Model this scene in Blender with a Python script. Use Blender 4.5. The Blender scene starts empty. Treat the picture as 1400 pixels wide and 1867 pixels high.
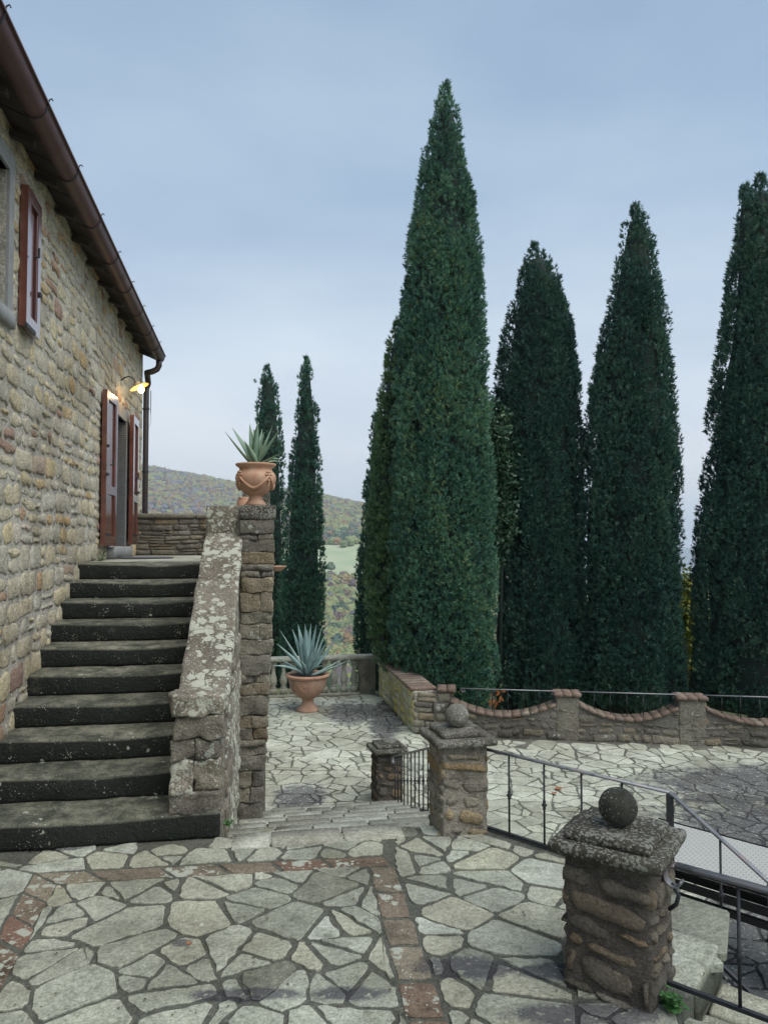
import bpy, math, random
import numpy as np
from mathutils import Vector, Matrix, noise as mnoise
random.seed(7); np.random.seed(7)
scene = bpy.context.scene
COL = scene.collection
# ------------------------------------------------------------------ camera
FPX, CX, CY, HOR, H = 1350.0, 700.0, 933.5, 985.0, 1.88
TH = math.atan((HOR - CY) / FPX)
cd = bpy.data.cameras.new("camera"); cam = bpy.data.objects.new("camera", cd); COL.objects.link(cam)
cam.location = (0, 0, H); cam.rotation_euler = (math.pi / 2 + TH, 0, 0)
cd.sensor_fit = 'HORIZONTAL'; cd.sensor_width = 36; cd.lens = 36 * FPX / 1400
cd.clip_start = 0.05; cd.clip_end = 30000
scene.camera = cam
# ------------------------------------------------------------------ sky and sun
SUN_DIR = Vector((0.42, -0.34, 0.84)).normalized()
wd = bpy.data.worlds.new("World"); scene.world = wd; wd.use_nodes = True
nt = wd.node_tree; nt.nodes.clear()
def wn(t, **k):
    n = nt.nodes.new(t)
    for a, b in k.items(): setattr(n, a, b)
    return n
wo = wn('ShaderNodeOutputWorld'); bg = wn('ShaderNodeBackground'); bg.inputs[1].default_value = 0.10
sky = wn('ShaderNodeTexSky'); sky.sky_type = 'NISHITA'; sky.sun_disc = False
sky.sun_elevation = math.asin(SUN_DIR.z); sky.sun_rotation = math.atan2(SUN_DIR.x, SUN_DIR.y)
sky.air_density = 1.0; sky.dust_density = 1.5
tc = wn('ShaderNodeTexCoord'); sep = wn('ShaderNodeSeparateXYZ'); nt.links.new(tc.outputs['Generated'], sep.inputs[0])
rmp = wn('ShaderNodeValToRGB'); cr = rmp.color_ramp
cr.elements[0].position = 0.0; cr.elements[0].color = (3.45, 3.55, 3.72, 1)
cr.elements[1].position = 1.0; cr.elements[1].color = (1.5, 2.0, 2.7, 1)
for p, c in ((0.12, (3.15, 3.38, 3.68, 1)), (0.28, (2.80, 3.25, 3.68, 1)), (0.42, (1.90, 2.47, 3.12, 1)), (0.59, (1.56, 2.10, 2.78, 1))):
    e = cr.elements.new(p); e.color = c
nt.links.new(sep.outputs[2], rmp.inputs[0])
mp = wn('ShaderNodeMapping'); mp.inputs['Scale'].default_value = (1.0, 1.0, 2.8); nt.links.new(tc.outputs['Generated'], mp.inputs[0])
ns = wn('ShaderNodeTexNoise'); ns.inputs['Scale'].default_value = 2.0; ns.inputs['Detail'].default_value = 5; ns.inputs['Roughness'].default_value = .5
nt.links.new(mp.outputs[0], ns.inputs[0])
r2 = wn('ShaderNodeValToRGB'); r2.color_ramp.elements[0].position = .36; r2.color_ramp.elements[1].position = .68
r2.color_ramp.elements[0].color = (.86, .89, .94, 1); r2.color_ramp.elements[1].color = (1.16, 1.13, 1.09, 1)
nt.links.new(ns.outputs[0], r2.inputs[0])
mul = wn('ShaderNodeMix', data_type='RGBA', blend_type='MULTIPLY'); mul.inputs[0].default_value = 1
nt.links.new(rmp.outputs[0], mul.inputs[6]); nt.links.new(r2.outputs[0], mul.inputs[7])
mx = wn('ShaderNodeMix', data_type='RGBA'); mx.inputs[0].default_value = .90
nt.links.new(sky.outputs[0], mx.inputs[6]); nt.links.new(mul.outputs[2], mx.inputs[7])
nt.links.new(mx.outputs[2], bg.inputs[0]); nt.links.new(bg.outputs[0], wo.inputs[0])
sl = bpy.data.lights.new("sun", 'SUN'); sl.energy = 1.5; sl.angle = math.radians(60); sl.color = (1, .96, .9)
so = bpy.data.objects.new("sun", sl); COL.objects.link(so); so.rotation_euler = SUN_DIR.to_track_quat('Z', 'Y').to_euler()
so.location = (-5, -8, 20)
vs = scene.view_settings; vs.view_transform = 'Standard'; vs.look = 'None'; vs.gamma = 1; vs.exposure = 1.2; vs.use_curve_mapping = False
scene.render.resolution_x, scene.render.resolution_y = 767, 1024

# ------------------------------------------------------------------ helpers
sT, cT = math.sin(TH), math.cos(TH)
def ray(px, py):
    u = (px - CX) / FPX; v = (CY - py) / FPX
    return Vector((u, cT - v * sT, sT + v * cT))
def at(px, py, Y):
    r = ray(px, py); return Vector((r.x * Y / r.y, Y, H + r.z * Y / r.y))
def onz(px, py, z):
    r = ray(px, py); k = (z - H) / r.z; return Vector((r.x * k, r.y * k, z))
def proj(p):
    x, y, z = p[0], p[1], p[2] - H
    f = y * cT + z * sT; up = -y * sT + z * cT
    if f < .05: return None
    return (CX + FPX * x / f, CY - FPX * up / f)
A = math.radians(10.2); ca, sa = math.cos(A), math.sin(A)
def S(u, v, z=0.0): return Vector((u * ca - v * sa, u * sa + v * ca, z))
EU, EV = Vector((ca, sa, 0)), Vector((-sa, ca, 0)); EZ = Vector((0, 0, 1))
WORG = {}
def thing(name, label, cat, loc, group=None):
    o = bpy.data.objects.new(name, None); COL.objects.link(o); o.location = loc; o.empty_display_size = .1
    o['label'] = label; o['category'] = cat
    if group: o['group'] = group
    WORG[o.name] = Vector(loc); return o
def mesh(name, V, F, mat=None, smooth=False, tone=None, mi=None, org=(0, 0, 0)):
    me = bpy.data.meshes.new(name); o_ = Vector(org)
    me.from_pydata([(v[0] - o_.x, v[1] - o_.y, v[2] - o_.z) for v in V], [], F)
    for m in (mat if isinstance(mat, (list, tuple)) else [mat]):
        if m: me.materials.append(m)
    if smooth: me.polygons.foreach_set('use_smooth', [True] * len(me.polygons))
    if mi is not None: me.polygons.foreach_set('material_index', mi)
    if tone is not None:
        a = me.attributes.new('tone', 'FLOAT', 'POINT')
        a.data.foreach_set('value', [tone] * len(V) if isinstance(tone, (int, float)) else tone)
    me.update(); return me
def part(name, V, F, mat, parent=None, smooth=False, tone=None, mi=None, label=None):
    org = WORG[parent.name] if parent else (0, 0, 0)
    me = mesh(name, V, F, mat, smooth, tone, mi, org)
    o = bpy.data.objects.new(name, me); COL.objects.link(o)
    if parent: o.parent = parent
    WORG[o.name] = Vector(org)
    if label: o['label'] = label
    return o
def struct(name, V, F, mat, smooth=False, tone=None, mi=None):
    o = part(name, V, F, mat, None, smooth, tone, mi); o['kind'] = 'structure'; return o
def inst(name, me, parent, wloc, rotz=0.0, scale=None):
    o = bpy.data.objects.new(name, me); COL.objects.link(o); o.parent = parent
    o.location = Vector(wloc) - (WORG[parent.name] if parent else Vector()); o.rotation_euler = (0, 0, rotz)
    if scale: o.scale = scale
    return o
def tag(o, label, cat, group=None):
    o['label'] = label; o['category'] = cat
    if group: o['group'] = group
    return o
class MB:
    def __init__(s): s.V = []; s.F = []; s.T = []; s.M = []
    def add(s, V, F, tone=0.5, mi=0):
        b = len(s.V); s.V += [tuple(v) for v in V]; s.F += [tuple(i + b for i in f) for f in F]
        s.T += [tone] * len(V); s.M += [mi] * len(F); return s
    def box(s, o, a, b, c, tone=.5, mi=0):
        o, a, b, c = map(Vector, (o, a, b, c))
        V = [o, o + a, o + a + b, o + b, o + c, o + a + c, o + a + b + c, o + b + c]
        return s.add(V, [(3, 2, 1, 0), (4, 5, 6, 7), (0, 1, 5, 4), (1, 2, 6, 5), (2, 3, 7, 6), (3, 0, 4, 7)], tone, mi)
    def tube(s, pts, r, n=8, cap=True, flat=None, tone=.5):
        pts = [Vector(p) for p in pts]; V = []; F = []
        up0 = Vector((0, 0, 1))
        rr = r if isinstance(r, (list, tuple)) else [r] * len(pts)
        prev = None
        for i, p in enumerate(pts):
            d = (pts[min(i + 1, len(pts) - 1)] - pts[max(i - 1, 0)]).normalized()
            if prev is None:
                x = d.cross(up0) if abs(d.z) < .95 else d.cross(Vector((1, 0, 0)))
            else: x = prev - d * prev.dot(d)
            x.normalize(); y = x.cross(d); prev = x
            for k in range(n):
                t = 2 * math.pi * (k + .5) / n
                if flat: q = p + x * math.cos(t) * flat[0] * 1.414 + y * math.sin(t) * flat[1] * 1.414
                else: q = p + (x * math.cos(t) + y * math.sin(t)) * rr[i]
                V.append(q)
        for i in range(len(pts) - 1):
            for k in range(n):
                a = i * n + k; b = i * n + (k + 1) % n; F.append((a, b, b + n, a + n))
        if cap: F.append(tuple(range(n))[::-1]); F.append(tuple((len(pts) - 1) * n + k for k in range(n)))
        return s.add(V, F, tone)
    def lathe(s, c, prof, n=24, tone=.5, closed=True):
        c = Vector(c); V = []; F = []
        for r, z in prof:
            for k in range(n):
                t = 2 * math.pi * k / n; V.append(c + Vector((r * math.cos(t), r * math.sin(t), z)))
        for i in range(len(prof) - 1):
            for k in range(n):
                a = i * n + k; b = i * n + (k + 1) % n; F.append((a, b, b + n, a + n))
        if closed: F.append(tuple(range(n))[::-1]); F.append(tuple((len(prof) - 1) * n + k for k in range(n)))
        return s.add(V, F, tone)
    def out(s, name, mat, parent=None, smooth=False, label=None):
        multi = isinstance(mat, (list, tuple))
        return part(name, s.V, s.F, mat, parent, smooth, s.T, s.M if multi else None, label)
def nz(p, sc, seed=0.0):
    return mnoise.noise(Vector((p[0] * sc + seed, p[1] * sc + seed * 1.7, p[2] * sc - seed)))
def rough_box(o, a, b, c, seg=.07, rnd=.015, amp=.008, nsc=6.0, seed=0.0, warp=None):
    """box with a rounded, worn, uneven surface; o corner, a b c edge vectors"""
    o, a, b, c = map(Vector, (o, a, b, c)); L = (a.length, b.length, c.length)
    n = [max(2, min(26, int(round(l / seg)))) for l in L]; idx = {}; V = []; F = []
    def lin(i, m, l):
        # first/last ring hug the edge
        if m < 3: return i / m
        e = min(.25, rnd * 1.2 / l)
        if i == 0: return 0.0
        if i == m: return 1.0
        return e + (1 - 2 * e) * (i - 1) / (m - 2)
    ctr = o + (a + b + c) / 2
    ua, ub, uc = a.normalized(), b.normalized(), c.normalized()
    def vid(i, j, k):
        key = (i, j, k)
        if key in idx: return idx[key]
        x, y, z = lin(i, n[0], L[0]) * L[0], lin(j, n[1], L[1]) * L[1], lin(k, n[2], L[2]) * L[2]
        q = [x, y, z]; inn = [min(max(q[t], rnd), L[t] - rnd) for t in range(3)]
        d = Vector([q[t] - inn[t] for t in range(3)])
        if d.length > rnd: d = d.normalized() * rnd
        q = Vector(inn) + d
        p = o + ua * q.x + ub * q.y + uc * q.z
        nrm = (p - ctr); nrm.normalize()
        p = p + nrm * amp * (nz(p, nsc, seed) + .5 * nz(p, nsc * 2.7, seed + 3))
        if warp: p = warp(p, x / L[0], y / L[1], z / L[2])
        V.append(p); idx[key] = len(V) - 1; return idx[key]
    for (d0, d1, d2) in ((0, 1, 2), (1, 2, 0), (2, 0, 1)):
        for side in (0, 1):
            for i in range(n[d0]):
                for j in range(n[d1]):
                    q = []
                    for (ii, jj) in ((i, j), (i + 1, j), (i + 1, j + 1), (i, j + 1)):
                        t = [0, 0, 0]; t[d0] = ii; t[d1] = jj; t[d2] = side * n[d2]; q.append(vid(*t))
                    F.append(tuple(q if side else q[::-1]))
    if a.cross(b).dot(c) < 0: F = [f[::-1] for f in F]
    return V, F
# ---- polygons in the plane
def clip(poly, px, py, nx, ny):
    out = []; n = len(poly)
    for i in range(n):
        p, q = poly[i], poly[(i + 1) % n]
        dp = (p[0] - px) * nx + (p[1] - py) * ny; dq = (q[0] - px) * nx + (q[1] - py) * ny
        if dp <= 0: out.append(p)
        if (dp < 0 < dq) or (dq < 0 < dp):
            t = dp / (dp - dq); out.append((p[0] + t * (q[0] - p[0]), p[1] + t * (q[1] - p[1])))
    return out
def area(p): return .5 * sum(p[i][0] * p[(i + 1) % len(p)][1] - p[(i + 1) % len(p)][0] * p[i][1] for i in range(len(p)))
def cen(p): return (sum(q[0] for q in p) / len(p), sum(q[1] for q in p) / len(p))
def inside(pt, poly):
    c = False; n = len(poly)
    for i in range(n):
        (x1, y1), (x2, y2) = poly[i], poly[(i + 1) % n]
        if (y1 > pt[1]) != (y2 > pt[1]) and pt[0] < (x2 - x1) * (pt[1] - y1) / (y2 - y1) + x1: c = not c
    return c
def clip_convex(poly, reg):
    s = 1 if area(reg) > 0 else -1
    for i in range(len(reg)):
        (x1, y1), (x2, y2) = reg[i], reg[(i + 1) % len(reg)]
        nx, ny = (y2 - y1) * s, -(x2 - x1) * s
        poly = clip(poly, x1, y1, nx, ny)
        if len(poly) < 3: return []
    return poly
def inset(poly, g):
    s = 1 if area(poly) > 0 else -1; res = list(poly)
    for i in range(len(poly)):
        (x1, y1), (x2, y2) = poly[i], poly[(i + 1) % len(poly)]
        l = math.hypot(x2 - x1, y2 - y1)
        if l < 1e-5: continue
        nx, ny = (y2 - y1) * s / l, -(x2 - x1) * s / l
        res = clip(res, x1 - nx * g, y1 - ny * g, nx, ny)
        if len(res) < 3: return []
    return res
def voronoi(x0, x1, y0, y1, sp, rng, ex=1.0):
    """jittered voronoi cells over a rectangle (before joints)"""
    nx = int((x1 - x0) / (sp * ex)) + 3; ny = int((y1 - y0) / sp) + 3; G = {}
    for i in range(-1, nx):
        for j in range(-1, ny):
            G[i, j] = (x0 + (i + .5 + rng.uniform(-.46, .46)) * sp * ex, y0 + (j + .5 + rng.uniform(-.46, .46)) * sp, rng.uniform(-.12, .12) * sp * sp)
    out = []
    for (i, j), (x, y, w) in G.items():
        P = [(x - 2 * sp * ex, y - 2 * sp), (x + 2 * sp * ex, y - 2 * sp), (x + 2 * sp * ex, y + 2 * sp), (x - 2 * sp * ex, y + 2 * sp)]
        for di in range(-2, 3):
            for dj in range(-2, 3):
                g = G.get((i + di, j + dj))
                if g is None or (di == 0 and dj == 0): continue
                dx, dy = g[0] - x, g[1] - y; d2 = dx * dx + dy * dy
                t = .5 + (w - g[2]) / (2 * d2); P = clip(P, x + dx * t, y + dy * t, dx, dy)
                if len(P) < 3: break
            if len(P) < 3: break
        if len(P) >= 3: out.append(P)
    return out
def shatter(poly, amin, rng, p=.75):
    a = abs(area(poly))
    if a < amin or rng.random() > p: return [poly]
    c = cen(poly); L_ = -1; ax_ = 0
    for i in range(len(poly)):
        for j in range(i):
            dx, dy = poly[i][0] - poly[j][0], poly[i][1] - poly[j][1]
            if dx * dx + dy * dy > L_: L_ = dx * dx + dy * dy; ax_ = math.atan2(dy, dx)
    t = ax_ + rng.uniform(-.35, .35); nx, ny = math.cos(t), math.sin(t)
    c = (c[0] + rng.uniform(-.05, .05), c[1] + rng.uniform(-.05, .05))
    return sum([shatter(q, amin, rng, p * .8) for q in (clip(poly, c[0], c[1], nx, ny), clip(poly, c[0], c[1], -nx, -ny)) if len(q) > 2 and abs(area(q)) > .004], [])
def ragged(poly, rng, step=.09, j=.006, nmax=13, cut=.2):
    """cut the corners and make the sides uneven"""
    n = len(poly); out = []
    for i in range(n):
        p, q, r = poly[i - 1], poly[i], poly[(i + 1) % n]
        k = rng.uniform(.4, 1) * cut
        l1 = math.hypot(q[0] - p[0], q[1] - p[1]); l2 = math.hypot(q[0] - r[0], q[1] - r[1])
        if l1 < 1e-4 or l2 < 1e-4: continue
        k1 = min(k * .12, .33 * l1) / l1; k2 = min(k * .12, .33 * l2) / l2
        out.append((q[0] + (p[0] - q[0]) * k1, q[1] + (p[1] - q[1]) * k1))
        out.append((q[0] + (r[0] - q[0]) * k2, q[1] + (r[1] - q[1]) * k2))
    res = []
    for i in range(len(out)):
        p, q = out[i], out[(i + 1) % len(out)]; res.append(p)
        l = math.hypot(q[0] - p[0], q[1] - p[1])
        if l > step and len(out) + len(res) < 2 * nmax:
            m = int(l / step)
            for t in range(1, m + 1):
                if len(res) > nmax * 1.6: break
                res.append((p[0] + (q[0] - p[0]) * t / (m + 1), p[1] + (q[1] - p[1]) * t / (m + 1)))
    return [(p[0] + rng.uniform(-j, j), p[1] + rng.uniform(-j, j)) for p in res]
def stone_piece(poly, fr, h, below, ins, bulge, rng, flat=False):
    if area(poly) < 0: poly = poly[::-1]
    c = cen(poly); n = len(poly); V = []
    tx, ty = rng.uniform(-1, 1) * h * .5, rng.uniform(-1, 1) * h * .5
    sz = max(.05, math.sqrt(abs(area(poly))))
    def P(x, y, z):
        if z > 0: z = z + (tx * (x - c[0]) + ty * (y - c[1])) / sz
        return fr(x, y, z)
    for (x, y) in poly: V.append(P(x, y, -below))
    for (x, y) in poly: V.append(P(x, y, h * (.75 if flat else .45)))
    k = 1 - ins / sz * 2
    for (x, y) in poly: V.append(P(c[0] + (x - c[0]) * k, c[1] + (y - c[1]) * k, h * rng.uniform(.9, 1.05) if not flat else h))
    F = []
    for r in (0, 1):
        for i in range(n):
            a = r * n + i; b = r * n + (i + 1) % n; F.append((a, b, b + n, a + n))
    if flat: F.append(tuple(2 * n + i for i in range(n)))
    else:
        V.append(P(c[0], c[1], h + bulge))
        F += [(2 * n + i, 2 * n + (i + 1) % n, 3 * n) for i in range(n)]
    return V, F
def lay(name, polys, fr, mat, parent, rng, h=(.012, .03), below=.02, ins=.02, bulge=.01, flat=False, maxn=300, minpx=9.0, tones=None, rag=(.09, .006, .2)):
    """builds every polygon as one raised piece: the largest in view as parts, the rest joined"""
    items = []
    for p in polys:
        if len(p) < 3 or abs(area(p)) < .0012: continue
        p = ragged(p, rng, rag[0], rag[1], 13, rag[2])
        hh = rng.uniform(*h)
        V, F = stone_piece(p, fr, hh, below, ins, bulge, rng, flat)
        pr = [proj(v) for v in V]; px = 0
        if all(pr):
            xs = [q[0] for q in pr]; ys = [q[1] for q in pr]
            if max(xs) > -20 and min(xs) < 1420 and max(ys) > 0 and min(ys) < 1887: px = min(max(xs) - min(xs), (max(ys) - min(ys)) * 2.2)
        tn = rng.random() if tones is None else tones(cen(p), rng)
        items.append((px, V, F, tn))
    items.sort(key=lambda t: -t[0]); rest = MB(); k = 0
    for px, V, F, tn in items:
        if k < maxn and px >= minpx:
            part(name, V, F, mat, parent, not flat, tn); k += 1
        else: rest.add(V, F, tn)
    if rest.V:
        o = rest.out(name + '_fill', mat, parent, not flat); o['kind'] = 'stuff'
    return k
def courses(w, h, rh, cw, gap, rng, wob=.02, holes=()):
    polys = []; y = 0.0; k = 0
    while y < h - .02:
        r = min(rng.uniform(*rh), h - y)
        if h - y - r < rh[0] * .6: r = h - y
        x = -rng.uniform(0, cw[1])
        while x < w:
            ww = rng.uniform(*cw) * (1.25 if r > sum(rh) / 2 else .9)
            cells = [(max(0, x), min(w, x + ww), y, y + r)]
            if rng.random() < .22 and r > rh[0] * 1.3:
                m = y + r * rng.uniform(.4, .6); cells = [(max(0, x), min(w, x + ww), y, m), (max(0, x), min(w, x + ww), m, y + r)]
            for (x0, x1, y0, y1) in cells:
                for (hx0, hx1, hy0, hy1) in holes:
                    if x1 > hx0 and x0 < hx1 and y1 > hy0 and y0 < hy1:
                        o = [(hx0 - x0, 'l'), (x1 - hx1, 'r'), (hy0 - y0, 'b'), (y1 - hy1, 't')]; b = max(o)
                        if b[0] < .03: x1 = x0; break
                        if b[1] == 'l': x1 = hx0
                        elif b[1] == 'r': x0 = hx1
                        elif b[1] == 'b': y1 = hy0
                        else: y0 = hy1
                if x1 - x0 < .035 or y1 - y0 < .03: continue
                g = gap * rng.uniform(.6, 1.4) / 2
                a = [(x0 + g, y0 + g), (x1 - g, y0 + g), (x1 - g, y1 - g), (x0 + g, y1 - g)]
                a = [(px + wob * mnoise.noise(Vector((px * 2.1, py * 2.1, 3.3))), py + wob * 1.6 * mnoise.noise(Vector((px * 1.3, py * 1.7, 9.1))) + rng.uniform(-.1, .1) * (y1 - y0) * .5) for px, py in a]
                polys.append(a)
            x += ww
        y += r
    return polys
# ------------------------------------------------------------------ materials
def M_(name):
    m = bpy.data.materials.new(name); m.use_nodes = True; t = m.node_tree; t.nodes.clear()
    o = t.nodes.new('ShaderNodeOutputMaterial'); b = t.nodes.new('ShaderNodeBsdfPrincipled'); t.links.new(b.outputs[0], o.inputs[0])
    return m, t, b
def N(t, ty, ins=None, **k):
    n = t.nodes.new(ty)
    for a, b in k.items(): setattr(n, a, b)
    for a, b in (ins or {}).items():
        if hasattr(b, 'is_output'): t.links.new(b, n.inputs[a])
        else: n.inputs[a].default_value = b
    return n
def ramp(t, fac, stops):
    n = t.nodes.new('ShaderNodeValToRGB'); c = n.color_ramp
    c.elements[0].position, c.elements[1].position = stops[0][0], stops[-1][0]
    c.elements[0].color, c.elements[1].color = (*stops[0][1], 1), (*stops[-1][1], 1)
    for p, col in stops[1:-1]: c.elements.new(p).color = (*col, 1)
    t.links.new(fac, n.inputs[0]); return n.outputs[0]
def mixc(t, fac, a, b, mode='MIX'):
    n = t.nodes.new('ShaderNodeMix'); n.data_type = 'RGBA'; n.blend_type = mode
    for i, x in ((0, fac), (6, a), (7, b)):
        if hasattr(x, 'is_output'): t.links.new(x, n.inputs[i])
        elif i == 0: n.inputs[0].default_value = x
        else: n.inputs[i].default_value = (*x, 1)
    return n.outputs[2]
def math_(t, op, a, b=0.0, clamp=False):
    n = t.nodes.new('ShaderNodeMath'); n.operation = op; n.use_clamp = clamp
    for i, x in ((0, a), (1, b)):
        if hasattr(x, 'is_output'): t.links.new(x, n.inputs[i])
        else: n.inputs[i].default_value = x
    return n.outputs[0]
def pos(t): return N(t, 'ShaderNodeNewGeometry').outputs['Position']
def tex(t, sc, det=4, rough=.6, vec=None, dist=0.0):
    n = N(t, 'ShaderNodeTexNoise', {'Scale': sc, 'Detail': det, 'Roughness': rough, 'Distortion': dist}); t.links.new(vec or pos(t), n.inputs[0]); return n.outputs[0]
def voro(t, sc, feat='F1', vec=None):
    n = N(t, 'ShaderNodeTexVoronoi', {'Scale': sc}); n.feature = feat; t.links.new(vec or pos(t), n.inputs[0]); return n.outputs['Distance']
def bw(x): return (x, x, x)
def mask(t, fac, lo, hi):
    return math_(t, 'MULTIPLY', math_(t, 'SUBTRACT', fac, lo), 1.0 / (hi - lo), True)
def stone(name, stops, lichen=0.0, spots=0.0, algae=0.0, bump=.5, bscale=18, wet=None, rough=.85, lcol=(.50, .52, .46), acol=(.005, .008, .006), dirt=.5, updark=0.0):
    """stone with per-piece tone, mottling, lichen blotches, pale spots, dark algae on the faces water runs down"""
    m, t, b = M_(name)
    tone = N(t, 'ShaderNodeAttribute', attribute_name='tone').outputs['Fac']
    n1 = tex(t, 4.5, 6, .65); n2 = tex(t, 38, 5, .7); n3 = tex(t, 1.3, 3, .5)
    c = ramp(t, tone, stops)
    c = mixc(t, 1.0, c, ramp(t, n1, [(.25, bw(.62)), (.5, bw(1.0)), (.78, bw(1.28))]), 'MULTIPLY')
    c = mixc(t, 1.0, c, ramp(t, n2, [(.3, bw(.62)), (.5, bw(1.0)), (.72, bw(1.32))]), 'MULTIPLY')
    c = mixc(t, 1.0, c, ramp(t, tex(t, 110, 3, .6), [(.35, bw(.72)), (.5, bw(1.0)), (.66, bw(1.2))]), 'MULTIPLY')
    c = mixc(t, 1.0, c, ramp(t, n3, [(.32, (.72, .71, .66)), (.5, bw(1.0)), (.68, (1.14, 1.17, 1.14))]), 'MULTIPLY')
    nrm = N(t, 'ShaderNodeNewGeometry').outputs['Normal']
    nzv = N(t, 'ShaderNodeSeparateXYZ', {0: nrm}).outputs[2]
    if dirt:
        d = mask(t, tex(t, 2.6, 7, .72), .52, .68)
        c = mixc(t, math_(t, 'MULTIPLY', d, dirt), c, mixc(t, 1.0, c, (.33, .31, .27), 'MULTIPLY'))
    if algae:
        side = mask(t, nzv, .75, .35)
        av = math_(t, 'MULTIPLY', math_(t, 'MULTIPLY', side, mask(t, tex(t, 3.2, 6, .7), .18, .38)), algae)
        pit = mask(t, tex(t, 70, 3, .6), .62, .70)
        c = mixc(t, av, c, mixc(t, math_(t, 'MULTIPLY', pit, .3), acol, (.08, .085, .07)))
        tops = math_(t, 'MULTIPLY', math_(t, 'SUBTRACT', 1.0, side), mask(t, tex(t, 5.5, 7, .75), .42, .60))
        c = mixc(t, math_(t, 'MULTIPLY', tops, updark), c, (.035, .042, .03))
    lm = None
    if lichen:
        v = N(t, 'ShaderNodeVectorMath', {0: pos(t), 1: N(t, 'ShaderNodeVectorMath', {0: N(t, 'ShaderNodeTexNoise', {'Vector': pos(t), 'Scale': 22.0}).outputs[1], 'Scale': .05}, operation='SCALE').outputs[0]}, operation='ADD').outputs[0]
        v = N(t, 'ShaderNodeVectorMath', {0: v, 1: N(t, 'ShaderNodeVectorMath', {0: N(t, 'ShaderNodeTexNoise', {'Vector': pos(t), 'Scale': 95.0}).outputs[1], 'Scale': .016}, operation='SCALE').outputs[0]}, operation='ADD').outputs[0]
        cell = math_(t, 'MINIMUM', voro(t, 12, vec=v), math_(t, 'ADD', voro(t, 34, vec=v), .07)); big = tex(t, 3.1, 4, .6)
        thr = math_(t, 'ADD', math_(t, 'MULTIPLY', big, 1.7), -.93 + lichen * 1.1)
        lm = mask(t, math_(t, 'SUBTRACT', thr, cell), -.03, .05)
        c = mixc(t, math_(t, 'MULTIPLY', lm, .9), c, mixc(t, tex(t, 60, 3, .6), (lcol[0] * .75, lcol[1] * .78, lcol[2] * .7), lcol))
    if spots:
        cell = voro(t, 62, vec=N(t, 'ShaderNodeVectorMath', {0: pos(t), 1: N(t, 'ShaderNodeVectorMath', {0: N(t, 'ShaderNodeTexNoise', {'Vector': pos(t), 'Scale': 60.0}).outputs[1], 'Scale': .016}, operation='SCALE').outputs[0]}, operation='ADD').outputs[0])
        sm = mask(t, math_(t, 'SUBTRACT', math_(t, 'MULTIPLY', math_(t, 'SUBTRACT', tex(t, 6.5, 4, .7), .60 - spots * .16), 1.6), cell), -.02, .08)
        c = mixc(t, math_(t, 'MULTIPLY', sm, .7), c, (.42, .43, .37))
    r = rough
    if wet:
        wm = wet(t)
        c = mixc(t, wm, c, mixc(t, 1.0, mixc(t, .45, c, (.155, .145, .165)), (.50, .50, .55), 'MULTIPLY'))
        r = math_(t, 'SUBTRACT', rough, math_(t, 'MULTIPLY', wm, rough - .13))
        if hasattr(r, 'is_output'): t.links.new(r, b.inputs['Roughness'])
    if not hasattr(r, 'is_output'): b.inputs['Roughness'].default_value = r
    t.links.new(c, b.inputs['Base Color'])
    h = math_(t, 'ADD', math_(t, 'MULTIPLY', tex(t, bscale, 8, .7), 1.0), math_(t, 'MULTIPLY', tex(t, bscale * 4, 4, .7), .35))
    if lm is not None: h = math_(t, 'ADD', h, math_(t, 'MULTIPLY', lm, .08))
    bp = N(t, 'ShaderNodeBump', {'Height': h, 'Strength': bump, 'Distance': .045}); t.links.new(bp.outputs[0], b.inputs['Normal'])
    b.inputs['Specular IOR Level'].default_value = .35
    return m
def plain(name, col, rough=.5, metal=0.0, var=.25, sc=12, bump=.1, bsc=40, spec=.5, stops=None):
    m, t, b = M_(name)
    if stops is None: stops = [(.3, tuple(x * (1 - var) for x in col)), (.7, tuple(min(1, x * (1 + var)) for x in col))]
    t.links.new(ramp(t, tex(t, sc, 6, .65), stops), b.inputs['Base Color'])
    b.inputs['Roughness'].default_value = rough; b.inputs['Metallic'].default_value = metal; b.inputs['Specular IOR Level'].default_value = spec
    if bump:
        bp = N(t, 'ShaderNodeBump', {'Height': tex(t, bsc, 5, .7), 'Strength': bump, 'Distance': .01}); t.links.new(bp.outputs[0], b.inputs['Normal'])
    return m
def blobs(pts, lo=.52, hi=.60, nsc=3.0, base=None):
    """wet patches: ragged ovals round given spots (x, y, rx, ry)"""
    def f(t):
        p = N(t, 'ShaderNodeSeparateXYZ', {0: pos(t)}); nn = math_(t, 'MULTIPLY', math_(t, 'SUBTRACT', tex(t, nsc * 2.2, 6, .7), .5), 1.5); acc = None
        for (x, y, rx, ry) in pts:
            dx = math_(t, 'MULTIPLY', math_(t, 'SUBTRACT', p.outputs[0], x), 1 / rx); dy = math_(t, 'MULTIPLY', math_(t, 'SUBTRACT', p.outputs[1], y), 1 / ry)
            d = math_(t, 'SQRT', math_(t, 'ADD', math_(t, 'MULTIPLY', dx, dx), math_(t, 'MULTIPLY', dy, dy)))
            v = math_(t, 'SUBTRACT', 1.0, math_(t, 'ADD', d, nn))
            acc = v if acc is None else math_(t, 'MAXIMUM', acc, v)
        # lichen islands stay dry
        isl = mask(t, tex(t, 26, 4, .6), .60, .64)
        w = mask(t, acc, -.06, .30)
        if base is not None: w = math_(t, 'MAXIMUM', w, math_(t, 'MULTIPLY', mask(t, tex(t, base[0], 6, .7), base[1], base[1] + .07), .8))
        return math_(t, 'MULTIPLY', w, math_(t, 'SUBTRACT', 1.0, isl))
    return f
gz = lambda px, py, z=0: onz(px, py, z)
def wp(px, py, rx, ry, z=0.0):
    q = onz(px, py, z); return (q.x, q.y, rx, ry)
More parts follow.
